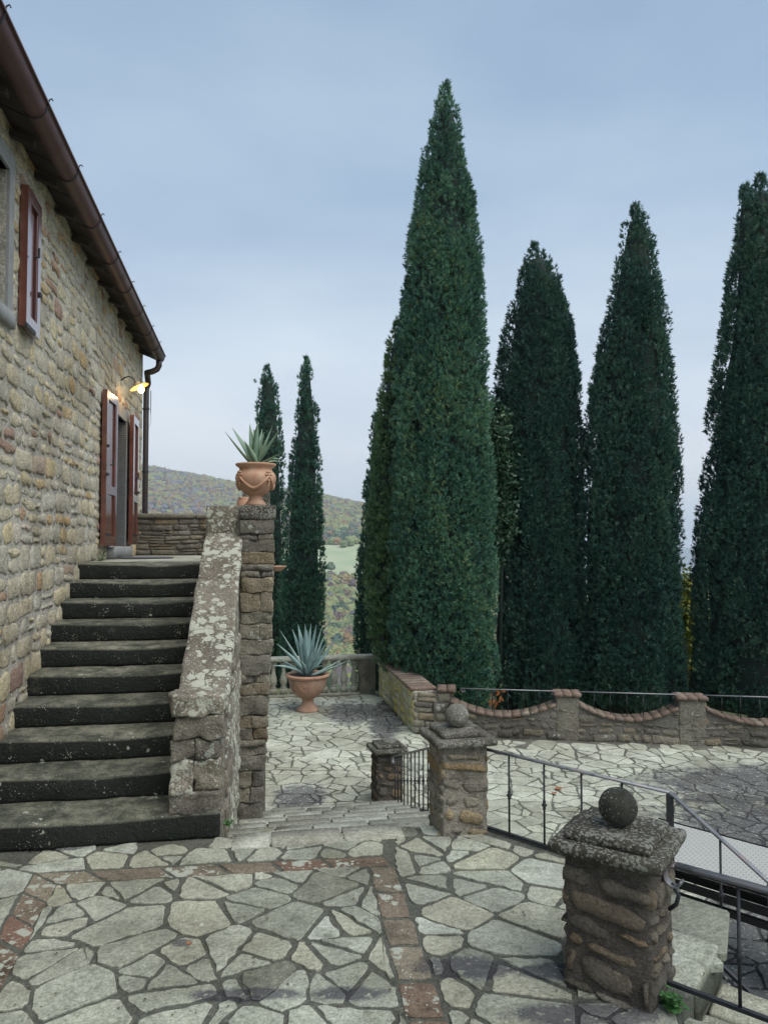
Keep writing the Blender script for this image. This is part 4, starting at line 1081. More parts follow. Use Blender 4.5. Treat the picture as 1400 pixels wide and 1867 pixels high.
# big urn on the terrace
u2 = onz(562, 1301, Z1); u2.y += .20; u2.x = (562 - 700) / 1350 * u2.y
urn2 = thing('terracotta_urn', 'wide terracotta urn on a foot standing on the lower terrace', 'urn', u2)
prof2 = [(.002, 0), (.195, 0), (.205, .02), (.185, .05), (.13, .10), (.10, .16), (.098, .20), (.12, .225), (.20, .27), (.27, .34), (.315, .43), (.345, .55), (.352, .60), (.385, .615), (.392, .635), (.382, .652), (.345, .655), (.33, .635), (.322, .60)]
lathe_part('body', u2, prof2, M_terr2, urn2, 48)
lathe_part('rim', u2, [(.354, .598), (.387, .612), (.395, .635), (.384, .655), (.345, .658), (.331, .638)], M_terr, urn2, 48)
mb = MB()
for (cx_, s_) in ((-.10, 1), (.0, -1)):
    for rad in (.035, .06):
        pts = []
        for i in range(14):
            a = -.5 + s_ * i / 13 * 5.4; az = -math.pi / 2 + (cx_ + math.cos(a) * rad) / .3 - .12; z_ = .44 + math.sin(a) * rad * 1.1
            r_ = float(np.interp(z_, [p[1] for p in prof2[8:13]], [p[0] for p in prof2[8:13]])) + .002
            pts.append(u2 + Vector((math.cos(az) * r_, math.sin(az) * r_, z_)))
        mb.tube(pts, .008, 6)
mb.out('moulded_scroll', M_terr, urn2, True)
lathe_part('soil', u2, [(.325, .62), (.15, .63), (.001, .635)], M_soil, urn2, 24)
agave('agave_plant', 'blue grey agave filling the wide urn on the lower terrace', u2 + EZ * .60, tips([(511, 1150, 0, 1, 0), (505, 1174, -.25, .95, .02), (499, 1197, -.1, .8, .03), (496, 1214, -.35, .7, .08), (533, 1147, .2, 1, 0), (543, 1138, .15, 1.05, 0), (556, 1137, -.05, 1.2, 0), (567, 1136, .0, 1.2, 0), (577, 1138, .2, 1.0, 0), (587, 1142, .1, 1.05, 0), (594, 1153, .0, 1, 0), (597, 1168, -.3, .95, 0), (618, 1156, .2, .8, -.04), (643, 1201, .0, .7, -.02), (633, 1196, .3, .6, -.03), (572, 1178, -.35, .95, .02), (545, 1205, -.5, .7, .1), (590, 1215, -.45, .7, .1), (560, 1150, .3, 1, 0)], u2.y), M_ag2, .068, .016, 5)

# ------------------------------------------------------------------ balustrade
bR = onz(686, 1266, Z1); bdir = EU.copy()
bal = thing('stone_balustrade', 'stone balustrade with turned balusters closing the lower terrace by the urn', 'balustrade', bR)
BH = .76
V, F = rough_box(bR - bdir * 3.6 - EV * .0 + EZ * (BH - .085), bdir * 3.62, EV * .26, EZ * .085, seg=.2, rnd=.015, amp=.006); part('top_rail', V, F, M_treadp, bal, True, .5)
V, F = rough_box(bR - bdir * 3.6 + EZ * -.02, bdir * 3.27, EV * .22, EZ * .07, seg=.2, rnd=.01, amp=.005); part('base_rail', V, F, M_treadp, bal, True, .4)
V, F = rough_box(bR - bdir * .335 + EZ * -.03, bdir * .32, EV * .24, EZ * (BH - .09 + .03), seg=.06, rnd=.012, amp=.008); part('end_pier', V, F, M_wall, bal, True, .5)
bb = MB(); hb = BH - .085 - .05
bb.box((-.07, -.07, 0), (.14, 0, 0), (0, .14, 0), (0, 0, .11)); bb.lathe((0, 0, .11), [(.055, 0), (.06, .02), (.045, .035), (.05, .05), (.068, .10), (.074, .15), (.062, .21), (.045, .28), (.034, .36), (.036, .40), (.05, .42), (.05, .435), (.06, .45)], 16)
bb.box((-.065, -.065, hb - .06), (.13, 0, 0), (0, .13, 0), (0, 0, .06))
bme = mesh('baluster', bb.V, bb.F, M_treadp, True, .5)
for i in range(17): inst('baluster', bme, bal, bR - bdir * (.43 + .197 * i) + EV * .11 + EZ * .05, A)
# ------------------------------------------------------------------ yellow lichen wall and its corner block
yA = onz(688, 1266, Z1) + Vector((.01, .02, 0)); yB = onz(752, 1338, Z1); yC = onz(829, 1342, Z1); yC.y = yB.y - .06
yel = thing('retaining_wall', 'stone wall with yellow lichen and brick coping running to the balustrade', 'wall', yB)
d_ = (yA - yB); Ly = d_.length; yd = d_.normalized(); yn = Vector((-yd.y, yd.x, 0))   # yn to the left (visible side)
if yn.x > 0: yn = -yn
WY = .66
mb = MB(); mb.box(yB - yn * .02 - EZ * .3, yd * Ly, -yn * .34, EZ * (WY + .3)); mb.out('core', M_mortar, yel)
polys = courses(Ly, WY, (.10, .19), (.16, .36), .02, rng, wob=.02)
lay('stone', polys, (lambda x, y, z: yB - yn * .02 + yd * x + EZ * y + yn * z), M_yel, yel, rng, h=(.008, .025), ins=.016, maxn=120, minpx=8)
cd_ = (yC - yB); Lc = cd_.length; cdn = cd_.normalized(); cn = Vector((cdn.y, -cdn.x, 0))
mb = MB(); mb.box(yB + cdn * .33 - cn * .0 - EZ * .3, cdn * (Lc - .33), -cn * .30, EZ * (WY + .3)); mb.out('corner_core', M_wallm, yel)
polys = courses(Lc, WY, (.09, .17), (.15, .32), .02, rng, wob=.02)
lay('stone', polys, (lambda x, y, z: yB + cdn * x + EZ * y + cn * z), M_wall, yel, rng, h=(.008, .022), ins=.016, maxn=60, minpx=8)
x = 0
while x < Ly:
    w = min(.20, Ly - x); V, F = rough_box(yB + yd * (x + .003) + yn * .03 + EZ * WY, yd * (w - .006), -yn * .42, EZ * .055, seg=.12, rnd=.012, amp=.006, seed=x * 3); part('coping_brick', V, F, M_bcope, yel, True, rng.random()); x += w
x = .38
while x < Lc + .03:
    w = min(.16, Lc + .03 - x); V, F = rough_box(yB + cdn * (x + .003) + cn * .04 + EZ * WY, cdn * (w - .006), -cn * .38, EZ * .055, seg=.12, rnd=.012, amp=.006, seed=x * 3 + 1); part('coping_brick', V, F, M_bcope, yel, True, rng.random()); x += w
# ball at the corner
def ball(c, r, mat, parent=None, name='ball_finial', seed=1.0):
    import bmesh
    bm = bmesh.new(); bmesh.ops.create_icosphere(bm, subdivisions=4, radius=r)
    for v in bm.verts: v.co *= 1 + .018 * nz(v.co, 5 / r * .3, seed) + .010 * nz(v.co, 18 / r * .3, seed)
    V = [Vector(v.co) + c for v in bm.verts]; F = [tuple(v.index for v in f.verts) for f in bm.faces]; bm.free()
    return part(name, V, F, mat, parent, True, .5)
bq = at(690, 1179, yA.y + .1); o = ball(Vector((bq.x, bq.y, Z1 + WY + .055 + .125)), .13, M_pilp, None, 'stone_ball'); tag(o, 'stone ball on the wall corner half hidden by the cypress', 'stone ball')
# ------------------------------------------------------------------ scalloped wall
sA = onz(838, 1343, Z1); sB = onz(1400, 1364, Z1); sd = (sB - sA).normalized(); sn = Vector((sd.y, -sd.x, 0))
scw = thing('scalloped_wall', 'low stone wall with three dipping brick copings between square piers', 'wall', sA)
def along(px):   # distance along the wall for an image column
    r = (px - CX) / FPX; return (r * sA.y - sA.x) / (sd.x - r * sd.y)
piers = [(along(1011), along(1052)), (along(1233), along(1281)), (along(1490), along(1540))]
spans = [(-.15, piers[0][0]), (piers[0][1], piers[1][0]), (piers[1][1], piers[2][0]), (piers[2][1], piers[2][1] + 2.0)]
zT, zD = .52, .315
def ztop(x):
    for (a, b_) in spans:
        if a <= x <= b_:
            q = (x - a) / (b_ - a); return zD + (zT - zD) * abs(2 * q - 1) ** 2.0
    return .56
Lw = spans[-1][1]
V = []; F = []; n = 120
for i in range(n + 1):
    x = -.15 + (Lw + .15) * i / n; z = ztop(x); p = sA + sd * x
    V += [p - EZ * .3, p + EZ * z, p - sn * .28 + EZ * z, p - sn * .28 - EZ * .3]
for i in range(n): a = 4 * i; F += [(a, a + 4, a + 5, a + 1), (a + 1, a + 5, a + 6, a + 2), (a + 2, a + 6, a + 7, a + 3)]
part('core', V, F, M_wallm, scw, False, .5)
polys = courses(Lw + .1, .50, (.06, .14), (.10, .34), .036, rng, wob=.045)
polys = [p for p in polys if all(q[1] < ztop(q[0] - .1) - .0 for q in p)]
lay('stone', polys, (lambda x, y, z: sA + sd * (x - .1) + EZ * y + sn * z), M_wall, scw, rng, h=(.004, .018), ins=.018, maxn=300, minpx=9, rag=(.06, .010, .3))
for (a, b_) in spans:
    # arc length stepping for the bricks
    xs = np.linspace(a, b_, 60); zs_ = [ztop(x) for x in xs]; acc = [0]
    for i in range(59): acc.append(acc[-1] + math.hypot(xs[i + 1] - xs[i], zs_[i + 1] - zs_[i]))
    nb = max(3, int(acc[-1] / .13))
    for k in range(nb):
        s0, s1 = acc[-1] * k / nb, acc[-1] * (k + 1) / nb
        x0_, x1_ = np.interp(s0, acc, xs), np.interp(s1, acc, xs); z0_, z1_ = np.interp(x0_, xs, zs_), np.interp(x1_, xs, zs_)
        v_ = sd * (x1_ - x0_) + EZ * (z1_ - z0_); up = v_.normalized().cross(sn); up = up if up.z > 0 else -up
        V, F = rough_box(sA + sd * x0_ + EZ * z0_ + sn * .035 + v_ * .03 - up * .0, v_ * .95, -sn * .34, up * .040, seg=.12, rnd=.004, amp=.006, seed=k + a); part('coping_brick', V, F, M_bcope, scw, True, rng.random())
for i, (a, b_) in enumerate(piers):
    V, F = rough_box(sA + sd * a + sn * .012 - EZ * .3, sd * (b_ - a), -sn * .31, EZ * (.3 + .66), seg=.06, rnd=.015, amp=.010, seed=i); part('pier', V, F, M_wall, scw, True, .5)
    for j in range(3):
        w = (b_ - a + .07) / 3; V, F = rough_box(sA + sd * (a - .035 + w * j + .002) + sn * .05 + EZ * .66, sd * (w - .004), -sn * .38, EZ * .05, seg=.08, rnd=.01, amp=.006, seed=i * 3 + j); part('cap_brick', V, F, M_bcope, scw, True, rng.random())
# ------------------------------------------------------------------ iron railings
def baluster_mesh(h, knop, r=.0065):
    mb = MB(); pr = [(r, 0), (r, knop - .03), (r * 1.7, knop - .022), (r * 1.2, knop - .012), (r * 2.9, knop), (r * 1.2, knop + .012), (r * 1.7, knop + .022), (r, knop + .03), (r, h)]
    mb.lathe((0, 0, 0), pr, 8); return mesh('baluster', mb.V, mb.F, M_iron, True, .5)
def rail(name, label, group=None, loc=None, cat='railing'):
    return thing(name, label, cat, loc, group)
GR = 'small iron railings set in the dips of the scalloped wall'
labs = ['iron railing in the first dip, next to the corner block with brick coping', 'iron railing in the middle dip between the two square piers', 'iron railing in the dip right of the second pier, cut by the frame', 'iron railing in the last dip outside the right edge']
for si, (a, b_) in enumerate(spans[:3]):
    zr = .71; p0 = sA + sd * (a + (.0 if si else .17)) - sn * .14; p1 = sA + sd * b_ - sn * .14
    t_ = rail('iron_railing', labs[si], GR, p0 + EZ * zD)
    mb = MB(); mb.tube([p0 + EZ * zr, p1 + EZ * zr], .01, 4, flat=(.018, .006))
    for (pp, s_) in ((p0, 1), (p1, -1)):
        mb.tube([pp + EZ * zr, pp + EZ * (zr - .03) + sd * s_ * -.00, pp + EZ * (zr - .06) + sd * s_ * .03, pp + EZ * (zr - .045) + sd * s_ * .06, pp + EZ * (zr - .025) + sd * s_ * .04], .009, 6)
    mb.out('top_bar', M_rail, t_, True)
    nb = 5
    for k in range(nb):
        x = a + (b_ - a) * (k + 1) / (nb + 1) if si else a + .17 + (b_ - a - .17) * (k + 1) / (nb + 1)
        z0 = ztop(x) + .04; inst('baluster', baluster_mesh(zr - z0, (zr - z0) * .6), t_, sA + sd * x - sn * .14 + EZ * z0)
# pillar to post to descending rail
RZ = .515
rA = Vector((.655, 4.90, 0)); rB = post.copy(); rdir = (rB - rA).normalized()
t1 = rail('iron_handrail', 'iron handrail from the pale ball pillar to a square post, then sloping down', None, rA)
slope_end = rB + E1 * 1.6 + EZ * (RZ - .72 * 1.6)
def scroll(mb, p, d, r=.05, w=.018):
    """a flat bar curled back under its end"""
    pts = []
    for i in range(22):
        a = math.pi / 2 + i / 21 * 4.6; rad = r * (1 - .62 * i / 21); pts.append(p + EZ * (-r + math.sin(a) * rad) + d * (math.cos(a) * rad))
    mb.tube(pts, .01, 4, flat=(w, .004))
mb = MB(); pA = rA + EZ * RZ
mb.tube([pA, rB + EZ * RZ], .01, 4, flat=(.014, .006)); mb.tube([rB + EZ * RZ, slope_end], .01, 4, flat=(.014, .006)); scroll(mb, pA, rdir); mb.out('top_bar', M_rail, t1, True)
mb = MB(); mb.tube([rA + EZ * .015, rB + EZ * .015], .01, 4, flat=(.012, .008)); mb.tube([rB + EZ * (RZ - .66) + EZ * .0, slope_end - EZ * .60], .01, 4, flat=(.012, .008)); mb.out('bottom_bar', M_iron, t1)
mb = MB(); mb.box(rB + Vector((-.015, -.015, -.35)), (.03, 0, 0), (0, .03, 0), (0, 0, RZ + .345)); mb.out('post', M_iron, t1)
bmm = baluster_mesh(RZ - .005, .26)
for px_ in (925, 988, 1055, 1128):
    r = (px_ - CX) / FPX; s_ = (r * rA.y - rA.x) / (rdir.x - r * rdir.y); inst('baluster', bmm, t1, rA + rdir * s_)
bm2 = baluster_mesh(.59, .30)
for px_ in (1303, 1388, 1470):
    r = (px_ - CX) / FPX; s_ = (r * rB.y - rB.x) / (E1.x - r * E1.y); inst('baluster', bm2, t1, rB + E1 * s_ + EZ * (RZ - .72 * s_ - .59))
# rail down the broad steps (behind the pale pillar)
t2 = rail('iron_handrail', 'short sloping iron rail between the small dark pillar and the pale ball pillar', None, Vector((.1, 8.45, Z1)))
qA = Vector((.10, 8.5, -.575)); qB = Vector((.51, 5.12, .505)); qd = qB - qA
mb = MB(); mb.tube([qA, qB], .01, 4, flat=(.018, .007)); scroll(mb, qA, Vector((.12, -.99, 0)), .05); mb.out('top_bar', M_rail, t2, True)
mb = MB(); mb.tube([qA - EZ * .52, qB - EZ * .52], .01, 4, flat=(.011, .008)); mb.out('bottom_bar', M_iron, t2)
bm3 = baluster_mesh(.56, .29)
for k in range(14): inst('baluster', bm3, t2, qA + qd * (.06 + .066 * k) - EZ * .56)
# near rail right of the front pillar
nA = onz(1232, 1578, .53); nB = onz(1400, 1624, .53); nd = (nB - nA).normalized()
t3 = rail('iron_handrail', 'level iron handrail with a curled end leaving the front dark ball pillar', None, Vector((nA.x, nA.y, 0)))
mb = MB(); mb.tube([nA, nA + nd * 2.2], .01, 4, flat=(.020, .007)); scroll(mb, nA, nd, .055, .02); mb.out('top_bar', M_rail, t3, True)
mb = MB(); lo_ = EZ * (-.49); mb.tube([nA + lo_ - nd * .05, nA + lo_ + nd * 2.2], .01, 4, flat=(.010, .008)); mb.out('bottom_bar', M_iron, t3)
bm4 = baluster_mesh(.50, .215, .0075)
for s_ in (.24, .72, 1.2): inst('baluster', bm4, t3, nA + nd * s_ - EZ * .50)
mb = MB(); hk = nA + nd * -.0 + EZ * -.10
mb.tube([hk + EZ * .02 - nd * .02, hk - EZ * .02 + nd * .01, hk - EZ * .06 + nd * .0, hk - EZ * .09 - nd * .03], .009, 6); mb.out('wall_hook', M_iron, t3, True)
# ------------------------------------------------------------------ gate pillars
def pillar(c, ang, w, mats, label, has_ball, hbody=.56, seed=0, rb=.078, M_cap=M_cap, M_ball=M_ball):
    t_ = thing('stone_pillar', label, 'pillar', c, 'square stone pillars at the plaza edge'); r = random.Random(seed)
    ax = Vector((math.cos(ang), math.sin(ang), 0)); ay = Vector((-ax.y, ax.x, 0)); o0 = c - ax * w / 2 - ay * w / 2
    i_ = .014
    V, F = rough_box(o0 + ax * i_ + ay * i_ - EZ * .05, ax * (w - 2 * i_), ay * (w - 2 * i_), EZ * (hbody + .05), seg=.04, rnd=.012, amp=.008, nsc=10, seed=seed); part('shaft', V, F, mats[1], t_, True, .5)
    for (fo, fx, fn) in ((o0, ax, -ay), (o0 + ay * w, ay * -1, -ax), (o0 + ax * w, ay, ax)):
        z = 0.0; P = []
        polys = courses(w, hbody - .01, (.05, .13), (.10, .30), .034, r, wob=.05)
        lay('stone', polys, (lambda x, y, z, fo=fo, fx=fx, fn=fn: fo + fx * min(max(x, .012), w - .012) + EZ * y + fn * (z - .012)), mats[0], t_, r, h=(.008, .016), below=.02, ins=.012, bulge=.001, maxn=60, minpx=9, rag=(.06, .010, .25))
    cw = w + .085
    o1 = c - ax * cw / 2 - ay * cw / 2; V, F = rough_box(o1 + EZ * hbody, ax * cw, ay * cw, EZ * .05, seg=.03, rnd=.016, amp=.007, nsc=18, seed=seed + 1); part('cap', V, F, M_cap, t_, True, .5)
    cw = w - .03; o1 = c - ax * cw / 2 - ay * cw / 2; V, F = rough_box(o1 + EZ * (hbody + .046), ax * cw, ay * cw, EZ * .042, seg=.03, rnd=.014, amp=.006, nsc=18, seed=seed + 2); part('cap_tier', V, F, M_cap, t_, True, .4)
    if has_ball: ball(c + EZ * (hbody + .084 + rb), rb, M_ball, t_, seed=seed)
pillar(P3c, math.radians(-33.5), .385, (M_pil, M_pilm), 'front dark stone pillar with a ball on its stepped cap, nearest the camera', True, seed=31, rb=.082)
pillar(P2c, math.radians(14), .33, (M_pilp, M_pilpm), 'pale ochre stone pillar with a speckled ball, at the top of the broad steps', True, seed=47, M_cap=M_capp, M_ball=M_ballp)
pillar(P1c, math.radians(14), .33, (M_pil, M_pilm), 'small dark pillar without a ball at the foot of the broad steps', False, hbody=.59, seed=53)
# ------------------------------------------------------------------ white panel on black frame
ta = onz(1232, 1507, -.45); tb = onz(1400, 1552, -.45); td = (tb - ta).normalized(); tn_ = Vector((td.y, -td.x, 0))
if tn_.y > 0: tn_ = -tn_
tc_ = ta - td * .15
tab = thing('ramp_panel', 'white textured panel resting on a black metal frame at the right edge', 'ramp', tc_ + EZ * (Z1 + .45))
me = mesh('panel', *(lambda mb: (mb.box((0, 0, 0), (2.4, 0, 0), (0, -.72, 0), (0, 0, .02)).V, mb.F))(MB()), M_tread)
inst('panel', me, tab, tc_, math.atan2(td.y, td.x))
mb = MB()
mb.box(tc_ + tn_ * .725 - EZ * .02, td * 2.4, tn_ * .015, EZ * .045); mb.box(tc_ - tn_ * .02 - EZ * .02, td * 2.4, tn_ * .015, EZ * .045)
mb.out('rim', M_black, tab)
mb = MB()
for (off, dz) in ((.70, -.15), (.55, -.15)): mb.box(tc_ + tn_ * off + EZ * dz, td * 2.4, tn_ * .04, EZ * .045)
for (off, dz) in ((.70, -.235), (.05, -.20)): mb.box(tc_ + tn_ * off + EZ * dz, td * 2.4, tn_ * .04, EZ * .045)
mb.out('side_bar', M_black, tab)
for s_ in (1.35, 2.3):
    for off in (.04, .66):
        mb = MB(); mb.box(tc_ + td * s_ + tn_ * off + EZ * (Z1 + .45), td * .04, tn_ * .04, EZ * (-.45 - Z1 - .02)); mb.out('leg', M_black, tab)
# ------------------------------------------------------------------ weeds and leaves
def weed(c, r, n, h, label, seed):
    """a tuft of thin stems with small oval leaves"""
    rr = random.Random(seed); mb = MB()
    for i in range(n):
        az = rr.uniform(0, 6.28); el = rr.uniform(.1, 1.0); d = Vector((math.cos(az) * math.cos(el), math.sin(az) * math.cos(el), math.sin(el))); l = rr.uniform(.4, 1)
        tip = c + Vector((d.x * r * l, d.y * r * l, d.z * h * l + .004)); mb.tube([c, tip], .0015, 3, cap=False)
        for k in range(3):
            a2 = rr.uniform(0, 6.28); e = Vector((math.cos(a2), math.sin(a2), rr.uniform(-.2, .6))).normalized(); sd2 = e.cross(EZ).normalized(); L = rr.uniform(.5, 1) * .028; w = L * .36; p = tip - d * rr.uniform(0, .3) * r
            mb.add([p, p + e * L * .35 + sd2 * w + EZ * .002, p + e * L * .75 + sd2 * w * .8, p + e * L, p + e * L * .75 - sd2 * w * .8, p + e * L * .35 - sd2 * w + EZ * .002], [(0, 1, 2, 3, 4, 5)])
    o = mb.out('weed', M_leafw, None); tag(o, label, 'weed')
weed(onz(317, 1527, .0), .07, 26, .045, 'small green weed at the foot of the bottom stair', 1)
weed(onz(1212, 1838, .0) + Vector((.02, -.02, .0)), .06, 46, .10, 'leafy green weed at the base of the front pillar', 2)
weed(onz(418, 1505, 0.0), .05, 14, .03, 'tiny weed beside the end of the stair parapet', 3)
weed(S(wallU + .08, 8.55, 1.65), .12, 24, .14, 'tuft of grass on the landing by the near shutter', 4)
weed(onz(1370, 1362, Z1), .07, 18, .06, 'small weed at the foot of the scalloped wall', 5)
def fallen(c, s, label, seed):
    rr = random.Random(seed); mb = MB(); a = rr.uniform(0, 6)
    pts = [c + Vector((math.cos(a + i * 1.047) * s * (1 if i % 2 else .55), math.sin(a + i * 1.047) * s * (1 if i % 2 else .55), .008 + .012 * (i % 2))) for i in range(6)]
    mb.add(pts + [c + EZ * .006], [(i, (i + 1) % 6, 6) for i in range(6)]); o = mb.out('fallen_leaf', M_dead, None); tag(o, label, 'leaf')
fallen(onz(1018, 1441, Z1) + EZ * .01, .06, 'orange leaf lying on the pale terrace paving behind the handrail', 1)
fallen(onz(1010, 1449, Z1) + EZ * .01, .05, 'smaller brown leaf just in front of the orange leaf on the terrace', 2)
fallen(onz(345, 1730, 0) + EZ * .01, .018, 'dry leaf scrap on the near plaza paving', 3)
o_ = at(903, 1272, 11.75); mb = MB(); rr = random.Random(4)
for i in range(14):
    c = o_ + Vector((rr.uniform(-.1, .1), rr.uniform(-.05, .05), rr.uniform(-.14, .14))); d = Vector((rr.uniform(-1, 1), rr.uniform(-.4, .4), rr.uniform(-1, 1))).normalized(); s = d.cross(Vector((0, 1, .2))).normalized()
    mb.add([c, c + d * .05 + s * .02, c + d * .1, c + d * .05 - s * .02], [(0, 1, 2, 3)])
tw = mb.out('dry_twig', M_dead, None); mb = MB(); mb.tube([o_ - EZ * .2 + EV * .02, o_, o_ + EZ * .15], .006, 5); 
tw2 = mb.out('stem', M_bark, tw); tag(tw, 'dry twig with orange leaves behind the first dip railing', 'twig')

mb = MB(); rr = random.Random(12)
for i in range(240):
    if rr.random() < .55: px_, py_, z_ = rr.uniform(0, 1150), rr.uniform(1540, 1867), .008
    else: px_, py_, z_ = rr.uniform(500, 1400), rr.uniform(1345, 1480), Z1 + .008
    c = onz(px_, py_, z_)
    if z_ > 0 and not inside((c.x, c.y), plaza): continue
    a = rr.uniform(0, 6.28); L = rr.uniform(.006, .015); w = L * rr.uniform(.2, .6); d = Vector((math.cos(a), math.sin(a), 0)); e = Vector((-d.y, d.x, 0))
    mb.add([c, c + d * L * .5 + e * w + EZ * .003, c + d * L, c + d * L * .5 - e * w + EZ * .002], [(0, 1, 2, 3)])
o = mb.out('plant_litter', plain('dry litter', (.07, .045, .025), .9, var=.6, sc=40), None); o['kind'] = 'stuff'; o['label'] = 'dry twigs and leaf scraps scattered over the paving'
# ------------------------------------------------------------------ cypresses
def cypress(label, outline, Y, gn, seed, dens=1.0, shade0=.5, group='tall cypresses behind the terrace wall', extra=()):
    """outline: (py, left px, right px) from the tip down; depth Y; the crown is a body of many upright flame-like clumps"""
    rr = np.random.RandomState(seed); t_ = None
    P = []; D = []; SH = []; SZ = []; CV = []; CF = []
    for oi, (ol, dY) in enumerate([(outline, 0.0)] + list(extra)):
        ol = sorted(ol); Yc = Y + dY; n3 = mnoise.noise
        pys = np.array([o[0] for o in ol], float)
        zs = np.array([at(700, p, Yc).z for p in pys]); xl = np.array([at(o[1], o[0], Yc).x for o in ol]); xr = np.array([at(o[2], o[0], Yc).x for o in ol])
        cx = (xl + xr) / 2; rad = (xr - xl) / 2; rad = rad - .07 * np.minimum(1, rad)
        order = np.argsort(zs); zs, cx, rad = zs[order], cx[order], rad[order]
        if t_ is None:
            base = Vector((float(cx[0]), Y, -1.5 if Y < 17.5 else terr(float(cx[0]), Y))); t_ = thing('cypress_tree', label, 'tree', base, group)
            Z0, ZT, CXm = zs[0], zs[-1], (zs.copy(), cx.copy())
        Rz = lambda z: np.interp(z, zs, rad); Cz = lambda z: np.interp(z, zs, cx)
        Ht = zs[-1] - zs[0]
        def lobe_(th, z):
            c_, s_ = math.cos(th), math.sin(th)
            return 1 + .15 * n3(Vector((c_ * 3.0 + seed, s_ * 3.0, z * .30))) + .10 * n3(Vector((c_ * 7 + seed, s_ * 7, z * .55))) - .02
        nz_ = int(Ht / .10)
        for i in range(nz_):
            z = zs[0] + Ht * (i + rr.rand()) / nz_; r = Rz(z)
            for k in range(max(3, int(2 * math.pi * r / .25))):
                th = rr.rand() * 2 * math.pi; flame = rr.rand() < .34 * min(1, r * 1.5); big = (.85 + .3 * rr.rand()) if flame else (.4 + .35 * rr.rand())
                f_ = min(1, r * .9)
                rcl = max(0, r * lobe_(th, z) - ((.13 if flame else .17) + .05 * rr.rand()) * f_ - (.05 * rr.rand() * f_ if flame else 0) + (.03 if flame else 0) * f_)
                c = np.array([Cz(z) + math.cos(th) * rcl, Yc + math.sin(th) * rcl * .92, z])
                if c[1] > Yc + .35 * rcl + .1 and rr.rand() < .74: continue
                out = np.array([math.cos(th), math.sin(th), 0.0]); hgt = (.34 if flame else .24) * big * min(1, .35 + r * 1.6); rc = (.15 if flame else .145) * big * min(1, .16 + r * 1.6)
                m = max(5, int((38 if flame else 22) * dens * big * min(1, .45 + r)))
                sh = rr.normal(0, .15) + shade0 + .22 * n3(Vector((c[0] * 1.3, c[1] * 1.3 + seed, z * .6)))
                for j in range(m):
                    q = rr.rand(); a = rr.rand() * 2 * math.pi; rq = rc * math.sqrt(max(0.02, 1 - q * q)) if flame else rc * math.sqrt(max(0, 1 - (2 * q - .9) ** 2 * .8))
                    off = np.array([math.cos(a) * rq, math.sin(a) * rq, (q - .4) * 2 * hgt])
                    if off[:2].dot(out[:2]) < -.3 * rc: off[:2] = -off[:2]
                    P.append(c + off); D.append(np.array([off[0] / rc * .6 + out[0] * .32, off[1] / rc * .6 + out[1] * .32, 1.2 + rr.normal(0, .2)]) + rr.normal(0, .2, 3))
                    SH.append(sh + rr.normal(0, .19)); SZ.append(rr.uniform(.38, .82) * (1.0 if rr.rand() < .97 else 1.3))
        for j in range(int(60 * dens)):
            q = rr.rand() ** 1.3; z = zs[-1] - q * .5; P.append([Cz(z) + rr.normal(0, .02 + .09 * q), Yc + rr.normal(0, .02 + .09 * q), z]); D.append([rr.normal(0, .25), rr.normal(0, .25), 1]); SH.append(shade0 + rr.normal(0, .12)); SZ.append(rr.uniform(.5, 1.0))
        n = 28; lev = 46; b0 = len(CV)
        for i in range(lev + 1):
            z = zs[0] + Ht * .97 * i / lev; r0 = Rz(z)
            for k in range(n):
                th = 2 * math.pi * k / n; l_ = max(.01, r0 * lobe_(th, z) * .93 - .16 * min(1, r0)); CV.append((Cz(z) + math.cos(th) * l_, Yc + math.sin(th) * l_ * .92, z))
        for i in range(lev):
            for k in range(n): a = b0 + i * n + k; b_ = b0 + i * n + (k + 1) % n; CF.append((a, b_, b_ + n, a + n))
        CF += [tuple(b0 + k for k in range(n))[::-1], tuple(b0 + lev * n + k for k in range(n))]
    D = np.array(D); D /= np.linalg.norm(D, axis=1)[:, None]
    el = np.arccos(np.clip(D[:, 2], -1, 1)); az = np.arctan2(D[:, 1], D[:, 0])
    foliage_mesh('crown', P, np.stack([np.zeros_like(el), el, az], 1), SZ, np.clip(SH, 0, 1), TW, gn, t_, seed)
    part('shade_core', CV, CF, M_core, t_, True, .5)  # opaque dark core: painted shade behind the clumps, blocks see-through gaps
    Cm = lambda z: float(np.interp(z, *CXm)); Hm = ZT - Z0
    mb = MB(); mb.tube([base - EZ * .2, base + EZ * .6, Vector((Cm(Z0 + 1), Y, Z0 + 1.2)), Vector((Cm(Z0 + Hm * .5), Y, Z0 + Hm * .5)), Vector((Cm(Z0 + Hm * .85), Y, Z0 + Hm * .85))], [.13, .11, .09, .05, .02], 8)
    mb.out('trunk', M_bark, t_, True); return t_
cypress('tallest cypress, broad and mid green, in the middle behind the brick coped wall',
        [(160, 808, 818), (200, 795, 826), (235, 790, 840), (300, 772, 848), (370, 762, 866), (440, 745, 872), (530, 735, 880), (600, 727, 886), (700, 722, 893), (800, 718, 900), (900, 714, 908), (1000, 710, 911), (1100, 708, 911), (1180, 713, 909), (1250, 738, 905), (1290, 760, 890)], 13.55, SPR['m'], 1, dens=1.15, shade0=.52)
cypress('paler narrow cypress leaning against the left side of the tallest one',
        [(590, 722, 732), (650, 706, 745), (720, 694, 750), (800, 684, 760), (900, 676, 770), (1000, 672, 780), (1100, 670, 780), (1180, 682, 790), (1230, 700, 800)], 14.2, SPR['l'], 2, dens=1.0, shade0=.42)
cypress('slim dark cypress just left of the tallest clump, rising over the balustrade end',
        [(757, 683, 689), (800, 676, 700), (900, 665, 705), (1000, 656, 708), (1100, 649, 710), (1180, 648, 712), (1260, 650, 712)], 17.0, SPR['m'], 3, dens=.9, shade0=.30)
